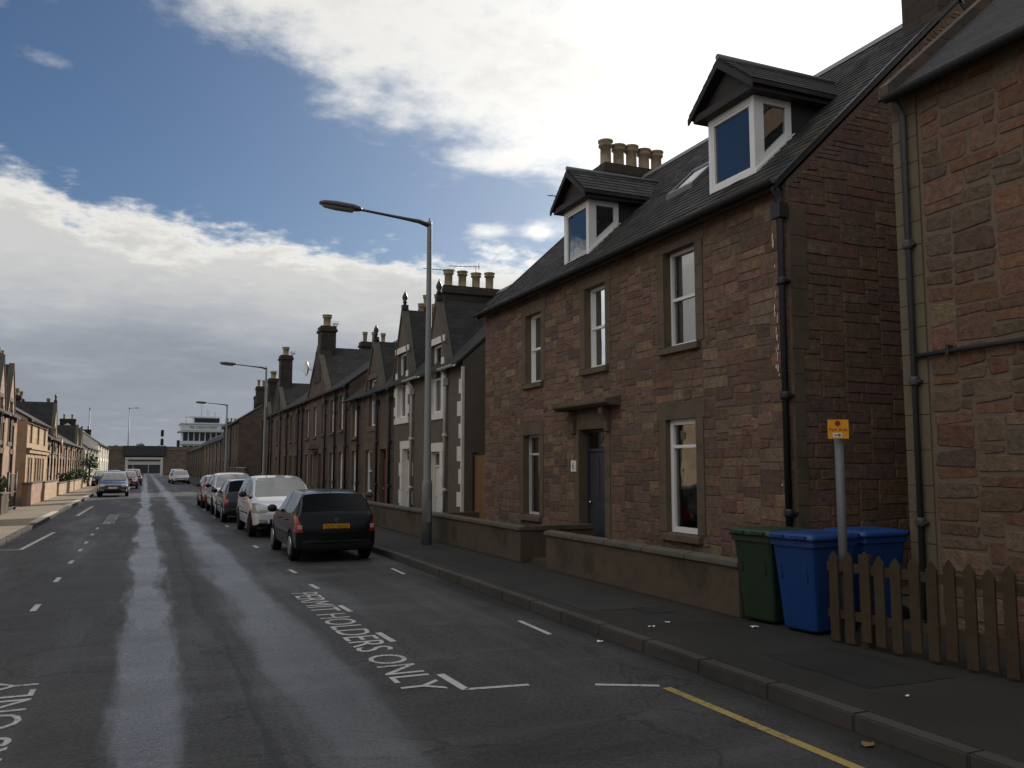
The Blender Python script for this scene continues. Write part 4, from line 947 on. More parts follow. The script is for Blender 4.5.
# ------------------------------------------------------------------ cars
#           y      w     zb    zmid  zbelt  wtop  ztop-edge  zrail  wrail ztop(centre)      (for a body 3.8 x 1.64 x 1.42, front at +y)
HATCH = [(-1.90, .66, .36, .50, .60, .58, .62, .62, .50, .62), (-1.87, .79, .24, .52, .70, .70, .74, .75, .62, .76), (-1.83, .80, .22, .54, .86, .70, .90, .91, .62, .93), (-1.78, .80, .21, .55, .93, .72, .975, .98, .68, 1.00),
         (-1.53, .81, .20, .55, .95, .65, 1.30, 1.325, .60, 1.36), (-1.22, .82, .20, .55, .95, .60, 1.34, 1.38, .53, 1.405), (-.32, .82, .2, .55, .94, .60, 1.36, 1.40, .53, 1.42), (-.24, .82, .2, .55, .94, .60, 1.36, 1.40, .53, 1.42),
         (.30, .82, .2, .55, .92, .60, 1.31, 1.345, .53, 1.37), (.92, .81, .2, .55, .89, .72, .93, .94, .66, .97), (1.40, .80, .2, .54, .80, .70, .83, .84, .60, .885), (1.74, .76, .22, .52, .68, .64, .70, .71, .55, .74), (1.86, .70, .26, .48, .60, .58, .62, .63, .5, .64), (1.90, .6, .36, .46, .54, .5, .55, .56, .4, .56)]
MPV =   [(-1.90, .66, .36, .50, .60, .58, .62, .62, .50, .62), (-1.88, .79, .24, .52, .72, .70, .76, .77, .62, .78), (-1.86, .80, .22, .54, .88, .70, .91, .92, .62, .93), (-1.83, .80, .21, .55, .92, .69, .96, .97, .61, .98),
         (-1.62, .81, .20, .55, .93, .63, 1.29, 1.33, .56, 1.37), (-1.2, .82, .20, .55, .93, .62, 1.35, 1.39, .54, 1.41), (-.42, .82, .2, .55, .92, .61, 1.365, 1.405, .54, 1.425), (-.35, .82, .2, .55, .92, .61, 1.365, 1.405, .54, 1.425),
         (.22, .82, .2, .55, .91, .61, 1.31, 1.345, .54, 1.375), (1.12, .80, .2, .55, .86, .72, .90, .905, .68, .93), (1.50, .79, .2, .54, .78, .70, .80, .81, .62, .845), (1.76, .75, .22, .52, .68, .66, .69, .70, .56, .73), (1.86, .70, .24, .48, .60, .60, .61, .62, .52, .63), (1.90, .6, .32, .44, .52, .5, .53, .54, .4, .54)]
def car(name, label, x, y, rz, L, W, H, paintm, prof=HATCH, lod=2, trim='car_black_trim', badge=True, estate=0, wheel_r=.29, dark_bumper=False):
    t = thing(name, label, 'car', (x, y, 0), rz); sy, sw, sz = L / 3.8, W / 1.64, H / 1.42
    bm = bmesh.new(); rings = []; vl = bm.verts.layers.float.new('crease_vert')
    for (yy, w, zb, zm, zbelt, wt, zt, zr, wr, zc) in prof:
        half = [(0, zb), (w * .80, zb), (w * .97, zb + .07), (w, zm), (w * .965, zbelt), (wt, zt), (wr, zr), (0, zc)]
        ring = half + [(-a, c) for a, c in reversed(half[1:-1])]
        rings.append([bm.verts.new((a * sw, yy * sy, c * sz)) for a, c in ring])
    n = 14; nr = len(prof)
    cl = bm.edges.layers.float.new('crease_edge')
    for i in range(nr - 1):
        for k in range(n):
            f = bm.faces.new((rings[i][k], rings[i][(k + 1) % n], rings[i + 1][(k + 1) % n], rings[i + 1][k])); f.smooth = True
            kk = k if k < 7 else 13 - k; m = 0          # kk: face between half points kk, kk+1
            if kk == 4 and i in (4, 5, 7, 8): m = 1
            if kk == 4 and i == 8: m = 1
            if kk == 6 and i == 8: m = 2
            if kk == 6 and i == 3: m = 3
            if kk == 4 and i == 6: m = 4
            if kk in (0, 1): m = 4
            if dark_bumper and kk == 2 and False: m = 4
            f.material_index = m
    for ring, rev in ((rings[0], True), (rings[-1], False)):
        f = bm.faces.new(ring if not rev else ring[::-1]); f.smooth = True
    for e in bm.edges:
        ms = {f.material_index for f in e.link_faces}
        if len(ms) > 1: e[cl] = 1.
    for i in range(nr - 1):
        for k in (4, 10):
            e = bm.edges.get((rings[i][k], rings[i + 1][k]))
            if e: e[cl] = max(e[cl], .45)
    for i, j in ((3, 4), (8, 9)):
        for q in (i, j):
            for k in (6, 8): rings[q][k][vl] = .8
    for i in (4, 6, 7, 9):
        for k in (4, 5, 9, 10): rings[i][k][vl] = .5
    bmesh.ops.recalc_face_normals(bm, faces=bm.faces)
    me = bpy.data.meshes.new('body')
    for q in (paintm, 'car_glass', 'windscreen_glass', 'dark_glass', trim): me.materials.append(MATS[q])
    bm.to_mesh(me); bm.free()
    tmp = bpy.data.objects.new('tmp', me); COL.objects.link(tmp)
    sd = tmp.modifiers.new('s', 'SUBSURF'); sd.levels = lod; sd.render_levels = lod
    wy = (1.22 * sy, -1.24 * sy); wr = wheel_r * H / 1.42
    for yy in wy:                                       # cut the wheel arches
        c = MB(); c.lathe([(0, -W), (wr * 1.17, -W), (wr * 1.17, W), (0, W)], (0, yy, wr), 28, 0, 'x'); co = c.build('cut', trim); bo = tmp.modifiers.new('b', 'BOOLEAN'); bo.operation = 'DIFFERENCE'; bo.object = co; bo.solver = 'EXACT'
        bo.material_mode = 'TRANSFER'
    bpy.context.view_layer.update()
    ev = bpy.data.meshes.new_from_object(tmp.evaluated_get(bpy.context.evaluated_depsgraph_get()))
    for bo in list(tmp.modifiers):
        if bo.type == 'BOOLEAN': bpy.data.objects.remove(bo.object)
    bpy.data.objects.remove(tmp)
    bm = bmesh.new(); bm.from_mesh(ev); bmesh.ops.remove_doubles(bm, verts=bm.verts, dist=2e-4)
    for f in bm.faces:
        if f.material_index > 4 or (f.material_index in (1, 2, 3) and f.calc_center_median().z < .80 * sz): f.material_index = 4
    names = [m.name for m in ev.materials]
    full = bm.copy()
    def emit(nm, keep, mats, parent):
        c = bm.copy(); bmesh.ops.delete(c, geom=[f for f in c.faces if not keep(f)], context='FACES'); bmesh.ops.remove_doubles(c, verts=c.verts, dist=1e-4)
        if not c.faces: c.free(); return None
        m2 = bpy.data.meshes.new(nm)
        for q in ev.materials: m2.materials.append(q)
        c.to_mesh(m2); c.free(); o = bpy.data.objects.new(nm, m2); COL.objects.link(o); o.parent = parent; return o
    body = emit('body', lambda f: f.material_index not in (1, 2, 3), None, t)
    emit('windscreen', lambda f: f.material_index == 2, None, t); emit('rear_window', lambda f: f.material_index == 3, None, t)
    for s in (-1, 1): emit('side_window', lambda f: f.material_index == 1 and f.calc_center_median().x * s > 0, None, t)
    def patch(nm, planes, m, off, parent, side=None):
        """a piece of the body skin inside the planes (point, outward normal), lifted off by off"""
        c = full.copy()
        for p, nn in planes:
            bmesh.ops.bisect_plane(c, geom=c.verts[:] + c.edges[:] + c.faces[:], plane_co=p, plane_no=nn, clear_outer=True)
        if not c.faces: c.free(); return None
        for f in c.faces: f.material_index = 0
        c.normal_update(); nv = [(v, v.normal.copy()) for v in c.verts]
        for v, nn in nv: v.co += nn * off
        m2 = bpy.data.meshes.new(nm); m2.materials.append(MATS[m]); c.to_mesh(m2); c.free()
        o = bpy.data.objects.new(nm, m2); COL.objects.link(o); o.parent = parent; return o
    def boxpl(x0, x1, y0, y1, z0, z1):
        return [((x0, 0, 0), (-1, 0, 0)), ((x1, 0, 0), (1, 0, 0)), ((0, y0, 0), (0, -1, 0)), ((0, y1, 0), (0, 1, 0)), ((0, 0, z0), (0, 0, -1)), ((0, 0, z1), (0, 0, 1))]
    w2, l2 = W / 2, L / 2
    mpv = prof is MPV
    for s in (-1, 1):
        xr = sorted((s * w2 * .76, s * w2 * 1.1))
        tl = boxpl(xr[0], xr[1], -l2, -l2 * .86, .60 * sz, (.98 if mpv else .92) * sz) + [((s * w2 * .80, 0, .62 * sz), (-s, 0, .38))]
        o = patch('tail_light', tl, 'lens_red', .006, t)
        if o:
            q = patch('reversing_lamp', boxpl(*sorted((s * w2 * .82, s * w2 * .93)), -l2, -l2 * .93, .66 * sz, .74 * sz), 'lens_white', .009, o)
        xr = sorted((s * w2 * (.50 if mpv else .52), s * w2 * .99))
        hl = boxpl(xr[0], xr[1], l2 * .70, l2, .57 * sz, .78 * sz) + [((s * w2 * .5, l2, .61 * sz), (-s * .35, 0, -1)), ((s * w2 * .5, l2, .72 * sz), (-s * .25, 0, 1))]
        patch('headlight', hl, 'lens_clear', .007, t)
        patch('fog_lamp', boxpl(*sorted((s * w2 * .55, s * w2 * .78)), l2 * .9, l2, .34 * sz, .42 * sz), 'lens_clear', .006, t)
        # mirrors, handles, doors
        b = MB(); yy = .62 * sy; zz = .97 * sz; xx = s * (w2 + .09)
        b.lathe([(0, -.05), (.06, -.045), (.085, -.0), (.08, .04), (.05, .075), (0, .085)], (xx, yy, zz), 12, 0, 'y'); b.box(*sorted((s * w2 * .9, xx)), yy - .02, yy + .03, zz - .06, zz - .03)
        mi = b.build('wing_mirror', trim, t)
        for v in mi.data.vertices: v.co.x = xx + (v.co.x - xx) * 1.25
        for yy in (.05 * sy, -.85 * sy): b = MB(); b.box(*sorted((s * w2 * .985, s * w2 * 1.02)), yy, yy + .16, .78 * sz, .805 * sz); b.build('door_handle', trim if not mpv else paintm, t, bevel=.006)
        patch('sill_strip', boxpl(*sorted((s * w2 * .8, s * w2 * 1.1)), -.85 * sy, .8 * sy, .50 * sz, .535 * sz), trim, .008, t)
        for yy in (.72 * sy, -.29 * sy): patch('door_gap', boxpl(*sorted((s * w2 * .8, s * w2 * 1.1)), yy, yy + .012, .3 * sz, .9 * sz), 'black', .002, t)
    # front: grille slot, lower intake; rear: bumper strip, tailgate line
    patch('grille', boxpl(-w2 * .52, w2 * .52, l2 * .85, l2, (.60 if mpv else .56) * sz, (.655 if mpv else .64) * sz), 'black', .005, t)
    patch('air_intake', boxpl(-w2 * .5, w2 * .5, l2 * .8, l2, .31 * sz, .43 * sz), 'black', .004, t)
    patch('bumper_strip', boxpl(-w2 * .8, w2 * .8, -l2, -l2 * .9, .40 * sz, .43 * sz), 'chrome' if dark_bumper else trim, .006, t)
    patch('tailgate_gap', boxpl(-w2 * .74, w2 * .74, -l2, -l2 * .8, .60 * sz, .612 * sz), 'black', .003, t)
    full.free(); bm.free()
    # plates
    def plate(yy, zz, fwd, m, body_):
        s = 1 if fwd else -1
        b = MB(); b.box(-.26, .26, *sorted((yy, yy + s * .012)), zz - .056, zz + .056); p = b.build('number_plate', m, t)
        if body_: text('registration', body_, .44, .075, 'black', p, basis((0, yy + s * .0135, zz), (-s, 0, 0), (0, 0, 1)))
    plate(-l2 + .035 * sy - .012, .695 * sz, False, PLT[label][0], PLT[label][1]); plate(l2 - .012, .52 * sz, True, 'plate_white', PLT[label][2])
    if badge:
        for yy, zz, s in ((-l2 + .055, .83 * sz, -1), (l2 - .01 if not mpv else l2 + .0, .63 * sz, 1)):
            k = .055 if s < 0 else (.10 if mpv else .07); b = MB(); O = [(0, k), (k * .72, 0), (0, -k), (-k * .72, 0)]; I = [(a * .55, c * .55) for a, c in O]
            vs = [(a, yy, zz + c) for a, c in O] + [(a, yy, zz + c) for a, c in I] + [(a, yy + s * .025, zz + c) for a, c in O] + [(a, yy + s * .025, zz + c) for a, c in I]
            fs = [(i, (i + 1) % 4, 8 + (i + 1) % 4, 8 + i) for i in range(4)] + [(8 + i, 8 + (i + 1) % 4, 12 + (i + 1) % 4, 12 + i) for i in range(4)] + [(4 + i, 12 + i, 12 + (i + 1) % 4, 4 + (i + 1) % 4) for i in range(4)]
            b.mesh(vs, fs); b.build('badge', 'chrome', t)
    b = MB(); b.tube([(0, -1.2 * sy, H - .02), (0, -1.35 * sy, H + .16)], .006, 5); b.build('aerial', trim, t)
    b = MB(); b.tube([(-.1, -l2 * .92, .93 * sz), (.3, -l2 * .885, 1.0 * sz)], .009, 5); b.build('rear_wiper', trim, t)
    b = MB(); b.box(-.70 * sw, .70 * sw, -1.62 * sy, .80 * sy, .34 * sz, .80 * sz); b.box(-.66 * sw, .66 * sw, .72 * sy, 1.02 * sy, .70 * sz, .885 * sz)
    for yy in (-.30, -1.05):
        for xx in (-.36, .36) if yy > -1 else (-.36, 0, .36):
            b.prism([((yy) * sy, .8 * sz), ((yy + .16) * sy, .8 * sz), ((yy + .03) * sy, 1.06 * sz), ((yy - .09) * sy, 1.06 * sz)], 'x', (xx - .22) * sw, (xx + .22) * sw); b.box((xx - .12) * sw, (xx + .12) * sw, (yy - .10) * sy, (yy - .02) * sy, 1.09 * sz, 1.22 * sz)
    b.build('seats', 'seat_cloth', t, fix=False)
    # wheels
    for yy in wy:
        for s in (-1, 1):
            cx = s * (w2 - .10); r = wr
            hb = MB(); hb.lathe([(0, -.05), (r * .62, -.05), (r * .62, .0), (0, .0)], (cx, yy, r), 20, 0, 'x'); wheel = hb.build('wheel', 'car_black_trim', t)
            ty = MB(); ty.lathe([(r * .64, -.085), (r * .9, -.095), (r * .98, -.08), (r, -.05), (r, .05), (r * .98, .08), (r * .9, .095), (r * .64, .085)], (cx, yy, r), 28, 0, 'x'); ty.build('tyre', 'rubber', wheel)
            ri = MB(); X = cx + s * .07
            ri.lathe([(r * .56, -.03), (r * .66, -.03), (r * .67, .012), (r * .60, .015), (r * .56, -.01)], (X, yy, r), 24, 0, 'x')
            for k in range(5):
                a = 2 * math.pi * k / 5 + .3; d = Vector((0, math.cos(a), math.sin(a))); q = Vector((0, -math.sin(a), math.cos(a))); C = Vector((X, yy, r))
                P = [C + d * r * .08 + q * .035, C + d * r * .6 + q * .045, C + d * r * .6 - q * .045, C + d * r * .08 - q * .035]
                ri.mesh([p + Vector((s * .006, 0, 0)) for p in P] + [p - Vector((s * .03, 0, 0)) for p in P], [(0, 1, 2, 3), (7, 6, 5, 4), (0, 4, 5, 1), (1, 5, 6, 2), (2, 6, 7, 3), (3, 7, 4, 0)])
            ri.lathe([(0, -.02), (r * .15, -.02), (r * .15, .012), (0, .015)], (X, yy, r), 12, 0, 'x'); ri.build('rim', 'rim', wheel)
    return t
PLT = {}
def park(label, reg, *a, **k):
    PLT[label] = reg; return car('parked_car', label, *a, **k)
Y_, W_ = 'plate_yellow', 'plate_white'
park('black small hatchback with its yellow rear plate towards us, nearest of the parked cars', (Y_, 'SV53 WGU', None), 3.50, 18.75, 0, 3.8, 1.62, 1.40, 'paint_black', lod=3)
park('white people carrier facing us right behind the black hatchback', (Y_, None, 'SL12 KHE'), 3.5, 25.3, math.pi, 4.35, 1.82, 1.62, 'paint_white', MPV, lod=3, wheel_r=.28)
park('dark hatchback with red tail lights behind the white people carrier', (Y_, 'SW07 NDC', None), 3.3, 31.9, 0, 4.2, 1.76, 1.48, 'paint_dark', lod=2)
park('cream white car facing us behind the dark hatchback', (Y_, None, None), 3.35, 37.3, math.pi, 4.4, 1.8, 1.62, 'paint_cream', MPV, badge=False)
park('red car with a pale roof, last of the right hand group before the gap', (Y_, None, None), 3.25, 42.6, math.pi, 4.1, 1.74, 1.5, 'paint_red', badge=False)
park('silver blue car far along the right kerb, front towards us', (Y_, None, None), 3.65, 101, math.pi, 4.2, 1.76, 1.5, 'paint_silver', badge=False)
park('pale car parked behind the silver blue car far along the right kerb', (Y_, None, None), 3.5, 108, math.pi, 4.3, 1.8, 1.62, 'paint_cream', MPV, badge=False)
park('dark blue car facing us on the left, nearest the white bay line', (Y_, None, None), -1.78, 60.6, math.pi, 4.3, 1.78, 1.55, 'paint_blue', badge=False)
park('maroon car with its bonnet to us behind the dark blue car', (Y_, None, None), -1.35, 81, math.pi, 4.0, 1.72, 1.5, 'paint_maroon', badge=False)
park('red car with pale roof rails, farthest in the left lane', (Y_, None, None), -1.15, 98, math.pi, 4.3, 1.8, 1.65, 'paint_maroon', MPV, badge=False)
park('black car half hidden at the left kerb behind the dark blue car', (Y_, None, None), -3.55, 88, math.pi, 4.2, 1.76, 1.5, 'paint_black', badge=False)
park('dark car at the left kerb beside the far white garden wall', (Y_, None, None), -3.3, 112, math.pi, 4.2, 1.76, 1.5, 'paint_dark', badge=False)

# ------------------------------------------------------------------ bridge, office block, masts and signals at the end
t = thing('railway_bridge', 'dark stone railway bridge closing the street, with a pale framed opening over the road', 'bridge', (0, 205, 0))
b = MB(); b.box(-40, -4.1, 0, 9, -.5, 5.6); b.box(3.7, 60, 0, 9, -.5, 5.6); b.box(-4.1, 3.7, 0, 9, 4.6, 5.6); b.build('abutment', 'bridge_stone', t)
b = MB(); b.box(-4.6, 4.2, -.25, -.002, 4.3, 6.5); [b.box(x, x + .15, -.33, -.25, 4.3, 6.5) for x in [-4.5 + 1.4 * i for i in range(7)]]; b.build('girder', 'steel_dark', t)
b = MB(); b.box(-40, 60, -.12, .4, 5.602, 5.85); b.box(-40, -4.62, -.02, .35, 5.852, 6.4); b.box(4.22, 60, -.02, .35, 5.852, 6.4); b.build('parapet', 'bridge_stone', t)
b = MB(); b.box(-4.05, -3.45, -.1, 1.2, 0, 3.5); b.box(3.1, 3.65, -.1, 1.2, 0, 3.5); b.box(-4.05, 3.65, -.16, 1.2, 3.502, 3.95); b.box(-4.05, 3.65, .3, 1.2, 3.952, 4.55, 1); b.build('portal_frame', ['concrete_pale', 'steel_dark'], t)
b = MB(); b.box(-40, 60, .4, 8.9, 5.601, 5.7); b.build('deck', 'earth_far', t)
b = MB()                                              # land beyond the bridge seen through the opening
t = thing('warehouse', 'low grey building seen through the opening under the bridge', 'building', (-2, 262, 0)); b = MB(); b.box(-14, 16, 0, 10, 0, 3.6); b.build('wall', 'concrete_pale', t); b = MB(); b.prism([(-14.3, 3.6), (16.3, 3.6), (16.3, 3.9), (1, 5.0), (-14.3, 3.9)], 'y', -.3, 10.3); b.build('roof', 'slate_far', t)
for i in range(7): b = MB(); b.box(-13 + 4 * i, -9.2 + 4 * i, -.05, 0.01, .1, 2.5); b.build('loading_door', 'steel_dark', t)
t = thing('office_block', 'white and grey office block with window bands and lettering on its top fascia', 'building', (9.5, 262, 0))
Lo = 13.
b = MB(); b.box(0, Lo, 0, 12, 0, 14.2); b.box(-.8, Lo + .8, -.9, 12.5, 14.2, 14.45); b.box(-.5, Lo + .2, -.6, 12, 12.35, 14.19); b.box(-1.2, Lo, -1., 12, 11.95, 12.2)
for z in (8.4, 4.6): b.box(-.5, Lo + .1, -.5, 12, z, z + .9)
b.box(3, 10.5, 3, 9, 14.45, 16.3); b.box(1.6, 11, 2.4, 9.5, 16.3, 16.6); b.build('wall', 'office_panel', t)
for i in range(8):
    for z in (9.35, 5.55, 1.6):
        b = MB(); b.box(.25 + i * 1.52, 1.45 + i * 1.52, -.06, .01, z, z + 2.45); w = b.build('window', 'office_glass', t)
b = MB(); b.box(3.3, 10.2, 2.95, 3.0, 14.8, 16.1); b.build('plant_room_window', 'office_glass', t)
text('fascia_lettering', 'THE  CHURCH STREET', 7.6, .8, 'black', t, basis((5.6, -.62, 13.2), (1, 0, 0), (0, 0, 1)))
b = MB(); b.box(10.6, 11.7, -.63, -.61, 12.75, 13.75); b.build('emblem', 'blue_print', t)
for x, z, h_ in ((5.2, 16.6, 3.6), (1, 14.45, 2.4), (9., 16.6, 1.6), (7., 16.6, 2.), (12., 14.45, 1.8)): b = MB(); b.tube([(x, 4, z), (x, 4, z + h_)], .07, 6); b.tube([(x - .5, 4, z + h_ * .8), (x + .5, 4, z + h_ * .8)], .04, 5); b.build('roof_mast', 'mast', t)
def mast(label, x, y, z, arm=0):
    t = thing('mast', label, 'mast', (x, y, 0)); b = MB(); b.tube([(0, 0, 0), (0, 0, z)], .13, 8, radii=[.16, .09]); b.build('pole', 'mast', t)
    b = MB(); b.box(-.12, .12, -.12, .12, z - .1, z + .25)
    if arm: b.tube([(0, 0, z), (arm, 0, z + .2)], .05, 6); b.box(arm, arm + .9, -.15, .15, z + .12, z + .3)
    b.build('mast_head', 'mast', t)
mast('tall thin floodlight mast behind the left part of the bridge', -3.9, 222, 15.7, 1.2); mast('thin bare mast rising behind the dark roof on the left', -10.6, 190, 13.4)
def signal(label, x, y, z0, heads, lad=True):
    t = thing('railway_signal', label, 'signal', (x, y, 5.7)); b = MB(); b.tube([(0, 0, 0), (0, 0, heads[-1] + 1)], .09, 6); b.build('pole', 'mast', t)
    for hz in heads:
        b = MB(); b.box(-.32, .32, -.2, .2, hz, hz + 1.45); hd = b.build('signal_head', 'black', t, bevel=.06); b = MB(); b.lathe([(.17, -.4), (.19, -.2), (0, -.21)], (0, 0, hz + .95), 12, 0, 'y'); b.lathe([(.17, -.4), (.19, -.2), (0, -.21)], (0, 0, hz + .45), 12, 0, 'y'); b.build('hood', 'black', hd)
    if lad:
        b = MB(); b.tube([(-2.6, .5, -.2), (-.15, 0, 1.2)], .06, 6); b.tube([(2.4, .5, -.2), (.15, 0, 1.2)], .06, 6); b.build('bracing', 'mast', t)
signal('railway signal with two black heads, one above the other, on the bridge', 3.3, 207, 0, (1.0, 3.0)); signal('lower railway signal with a single black head nearer the office block', 6.7, 207, 0, (.75,), False)

# ------------------------------------------------------------------ plants
def leaves(b, c, rad, n, size, rr, lo=.55):
    for i in range(n):
        d = Vector((rr.gauss(0, 1), rr.gauss(0, 1), rr.gauss(0, 1))).normalized(); k = rr.random() ** .4
        wob = 1 + .25 * math.sin(d.x * 5 + c[0]) * math.cos(d.z * 4 + c[1])
        p = Vector(c) + Vector((d.x * rad[0], d.y * rad[1], d.z * rad[2])) * k * wob
        a = Vector((rr.gauss(0, 1), rr.gauss(0, 1), rr.gauss(0, 1))).normalized(); q = a.orthogonal().normalized(); s = size * rr.uniform(.6, 1.3); g = rr.uniform(lo, 1.45)
        b.quad([p - a * s, p + q * s * .5, p + a * s, p - q * s * .5], 0, (.05 * g, .082 * g, .026 * g))
def bush(name, label, x, y, z, rad, h, n=500, trunk=False, size=.11, group=None):
    t = thing(name, label, 'tree' if trunk else 'shrub', (x, y, z), 0, group); rr = random.Random(int(x * 31 + y)); b = MB()
    if trunk:
        b.tube([(0, 0, 0), (.05, 0, h * .3), (.0, .05, h * .55)], .1, 8, radii=[.13, .09, .05])
        for i in range(5): a = i * 1.3; b.tube([(.03, 0, h * (.3 + .05 * i)), (rad * .6 * math.cos(a), rad * .6 * math.sin(a), h * (.55 + .07 * i))], .03, 5, radii=[.05, .015])
        b.build('trunk', 'bark', t); f = MB()
        for i in range(7): a = i * 2.4; leaves(f, (rad * .5 * math.cos(a), rad * .5 * math.sin(a), h * (.55 + .055 * i)), (rad * .6, rad * .6, h * .18), n // 7, size, rr)
        f.build('crown', 'foliage', t, fix=False)
    else:
        for i in range(5): a = i * 1.26; b.tube([(0, 0, 0), (rad * .4 * math.cos(a), rad * .4 * math.sin(a), h * .6)], .02, 5, radii=[.03, .012])
        b.build('stems', 'bark', t); f = MB()
        for i in range(6): a = i * 2.4; leaves(f, (rad * .45 * math.cos(a), rad * .45 * math.sin(a), h * (.35 + .07 * i)), (rad * .55, rad * .55, h * .3), n // 6, size, rr)
        f.build('leaves', 'foliage', t, fix=False)
bush('shrub', 'round green shrub over the low pale wall on the left', -5.1, 80.5, .3, .95, 1.5, 800)
bush('shrub', 'smaller green shrub next to the round shrub, behind the low wall', -5.7, 76, .3, .7, 1.3, 400)
bush('street_tree', 'small green tree in front of the white house on the left', -5.2, 97, .3, .85, 2.9, 800, True)
bush('shrub', 'dark shrub behind the iron gate at the left edge', -5.9, 42.3, .2, .6, 1.3, 400)
for i, (x, h_, lab) in enumerate(((-6.6, 1.0, 'low bush on top of the bridge at its left end'), (-1.3, 1.5, 'rounded bush on top of the bridge left of the signals'), (-4.2, .9, 'thin bush on top of the bridge near the floodlight mast'), (5.2, .8, 'scrubby bush on top of the bridge between the two signals'))):
    bush('bush', lab, x, 211, 5.7, 1.3, h_, 260, False, .22)
b = MB(); rr = random.Random(9)
for i in range(46): leaves(b, (-60 + i * 3.2 + rr.uniform(-1, 1), 300 + rr.uniform(-8, 8), 2.2), (3.0, 2.2, 2.6), 220, .55, rr)
o = b.build('woodland', 'foliage', fix=False); o['kind'] = 'stuff'; o['label'] = 'dark far trees behind the bridge'; o['category'] = 'trees'

# ------------------------------------------------------------------ litter on the right pavement
def scrap(label, x, y, s, m='paper', z=.123, nm='paper_scrap'):
    b = MB(); rr = random.Random(int(x * 100)); pts = []
    for i in range(7): a = 2 * math.pi * i / 7; r = s * rr.uniform(.55, 1.1); pts.append((r * math.cos(a), r * .6 * math.sin(a), .004 + rr.uniform(0, .018)))
    b.mesh([(0, 0, .016)] + pts, [(0, i + 1, (i + 1) % 7 + 1) for i in range(7)], 0, False); o = b.build(nm, m, None, (x, y, z), fix=False); tag(o, label, 'litter' if m == 'paper' else 'leaf')
scrap('white paper scrap on the pavement in front of the green bin', 6.12, 7.6, .06)
scrap('small white scrap lying on the pavement between kerb and low wall', 5.1, 8.05, .05); scrap('thin pale scrap on the pavement closer to the low mossy wall', 5.4, 8.2, .045)
scrap('dead brown leaf in the gutter beside the yellow line', 4.5, 4.45, .07, 'leaf_dead', .003, 'dead_leaf'); scrap('pale paper bit on the pavement nearest the camera', 5.35, 4.9, .03)
scrap('white paper scrap lying in the right gutter past the bay line', 4.5, 8.1, .05, 'paper', .003)

# ------------------------------------------------------------------ sky, sun, camera
SUN_AZ, SUN_EL = 44., 21.5            # azimuth from the street direction (+y) towards +x
w = bpy.data.worlds.new('World'); scene.world = w; w.use_nodes = True; t = w.node_tree; t.nodes.clear()
out = t.nodes.new('ShaderNodeOutputWorld'); bg = t.nodes.new('ShaderNodeBackground'); t.links.new(bg.outputs[0], out.inputs[0]); bg.inputs[1].default_value = SKY = .09
sky = t.nodes.new('ShaderNodeTexSky'); sky.sky_type = 'NISHITA'; sky.sun_disc = False; sky.sun_elevation = R(SUN_EL); sky.sun_rotation = R(SUN_AZ); sky.air_density = 1.; sky.dust_density = .6; sky.ozone_density = 1.4
tc = t.nodes.new('ShaderNodeTexCoord'); D_ = tc.outputs['Generated']
sp = N(t, 'ShaderNodeSeparateXYZ'); t.links.new(D_, sp.inputs[0])
az = mathn(t, 'MULTIPLY', mathn(t, 'ARCTAN2', sp.outputs[0], sp.outputs[1]), 57.2958); el = mathn(t, 'MULTIPLY', mathn(t, 'ARCSINE', sp.outputs[2]), 57.2958)
# clouds lie on a flat layer: project the direction on it so that they flatten towards the horizon
zz = mathn(t, 'ADD', mathn(t, 'MAXIMUM', sp.outputs[2], 0.), .16)
cv = N(t, 'ShaderNodeCombineXYZ'); t.links.new(mathn(t, 'DIVIDE', sp.outputs[0], zz), cv.inputs[0]); t.links.new(mathn(t, 'DIVIDE', sp.outputs[1], zz), cv.inputs[1]); cv.inputs[2].default_value = 3.7
n1 = noise(t, cv.outputs[0], 1.55, 9, .56); n2 = noise(t, cv.outputs[0], 5.2, 7, .6); n3 = noise(t, cv.outputs[0], .8, 4, .5); n4 = noise(t, cv.outputs[0], 13., 6, .62)
def blob(a0, e0, ra, re):
    da = mathn(t, 'DIVIDE', mathn(t, 'SUBTRACT', az, a0), ra); de = mathn(t, 'DIVIDE', mathn(t, 'SUBTRACT', el, e0), re)
    d = mathn(t, 'ADD', mathn(t, 'MULTIPLY', da, da), mathn(t, 'MULTIPLY', de, de))
    return mathn(t, 'EXPONENT', mathn(t, 'MULTIPLY', d, -1.))
def addm(*a):
    r = a[0]
    for q in a[1:]: r = mathn(t, 'ADD', r, q)
    return r
def sc(a, k): return mathn(t, 'MULTIPLY', a, k)
# low bank along the horizon, wavy upper edge; bright bank high on the right; a few small ones
edge = mathn(t, 'ADD', 13.6, addm(sc(mathn(t, 'SUBTRACT', n3, .5), 5.), sc(mathn(t, 'SUBTRACT', n2, .5), 4.5), sc(mathn(t, 'SUBTRACT', n4, .5), 1.2), sc(blob(-8, 14, 9, 30), 1.2)))
bank = N(t, 'ShaderNodeMapRange', interpolation_type='SMOOTHSTEP'); t.links.new(mathn(t, 'SUBTRACT', el, edge), bank.inputs[0]); bank.inputs[1].default_value = -2.; bank.inputs[2].default_value = 2.4; bank.inputs[3].default_value = 1; bank.inputs[4].default_value = 0
high = addm(sc(blob(45, 29, 19, 14), 1.2), sc(blob(18, 27, 11, 5.6), 1.0), sc(blob(5, 30.5, 8, 4.4), .9), sc(blob(46, 16, 14, 9), .5), sc(blob(26, 40, 30, 7), .7), sc(blob(37, 20, 11, 8), .55))
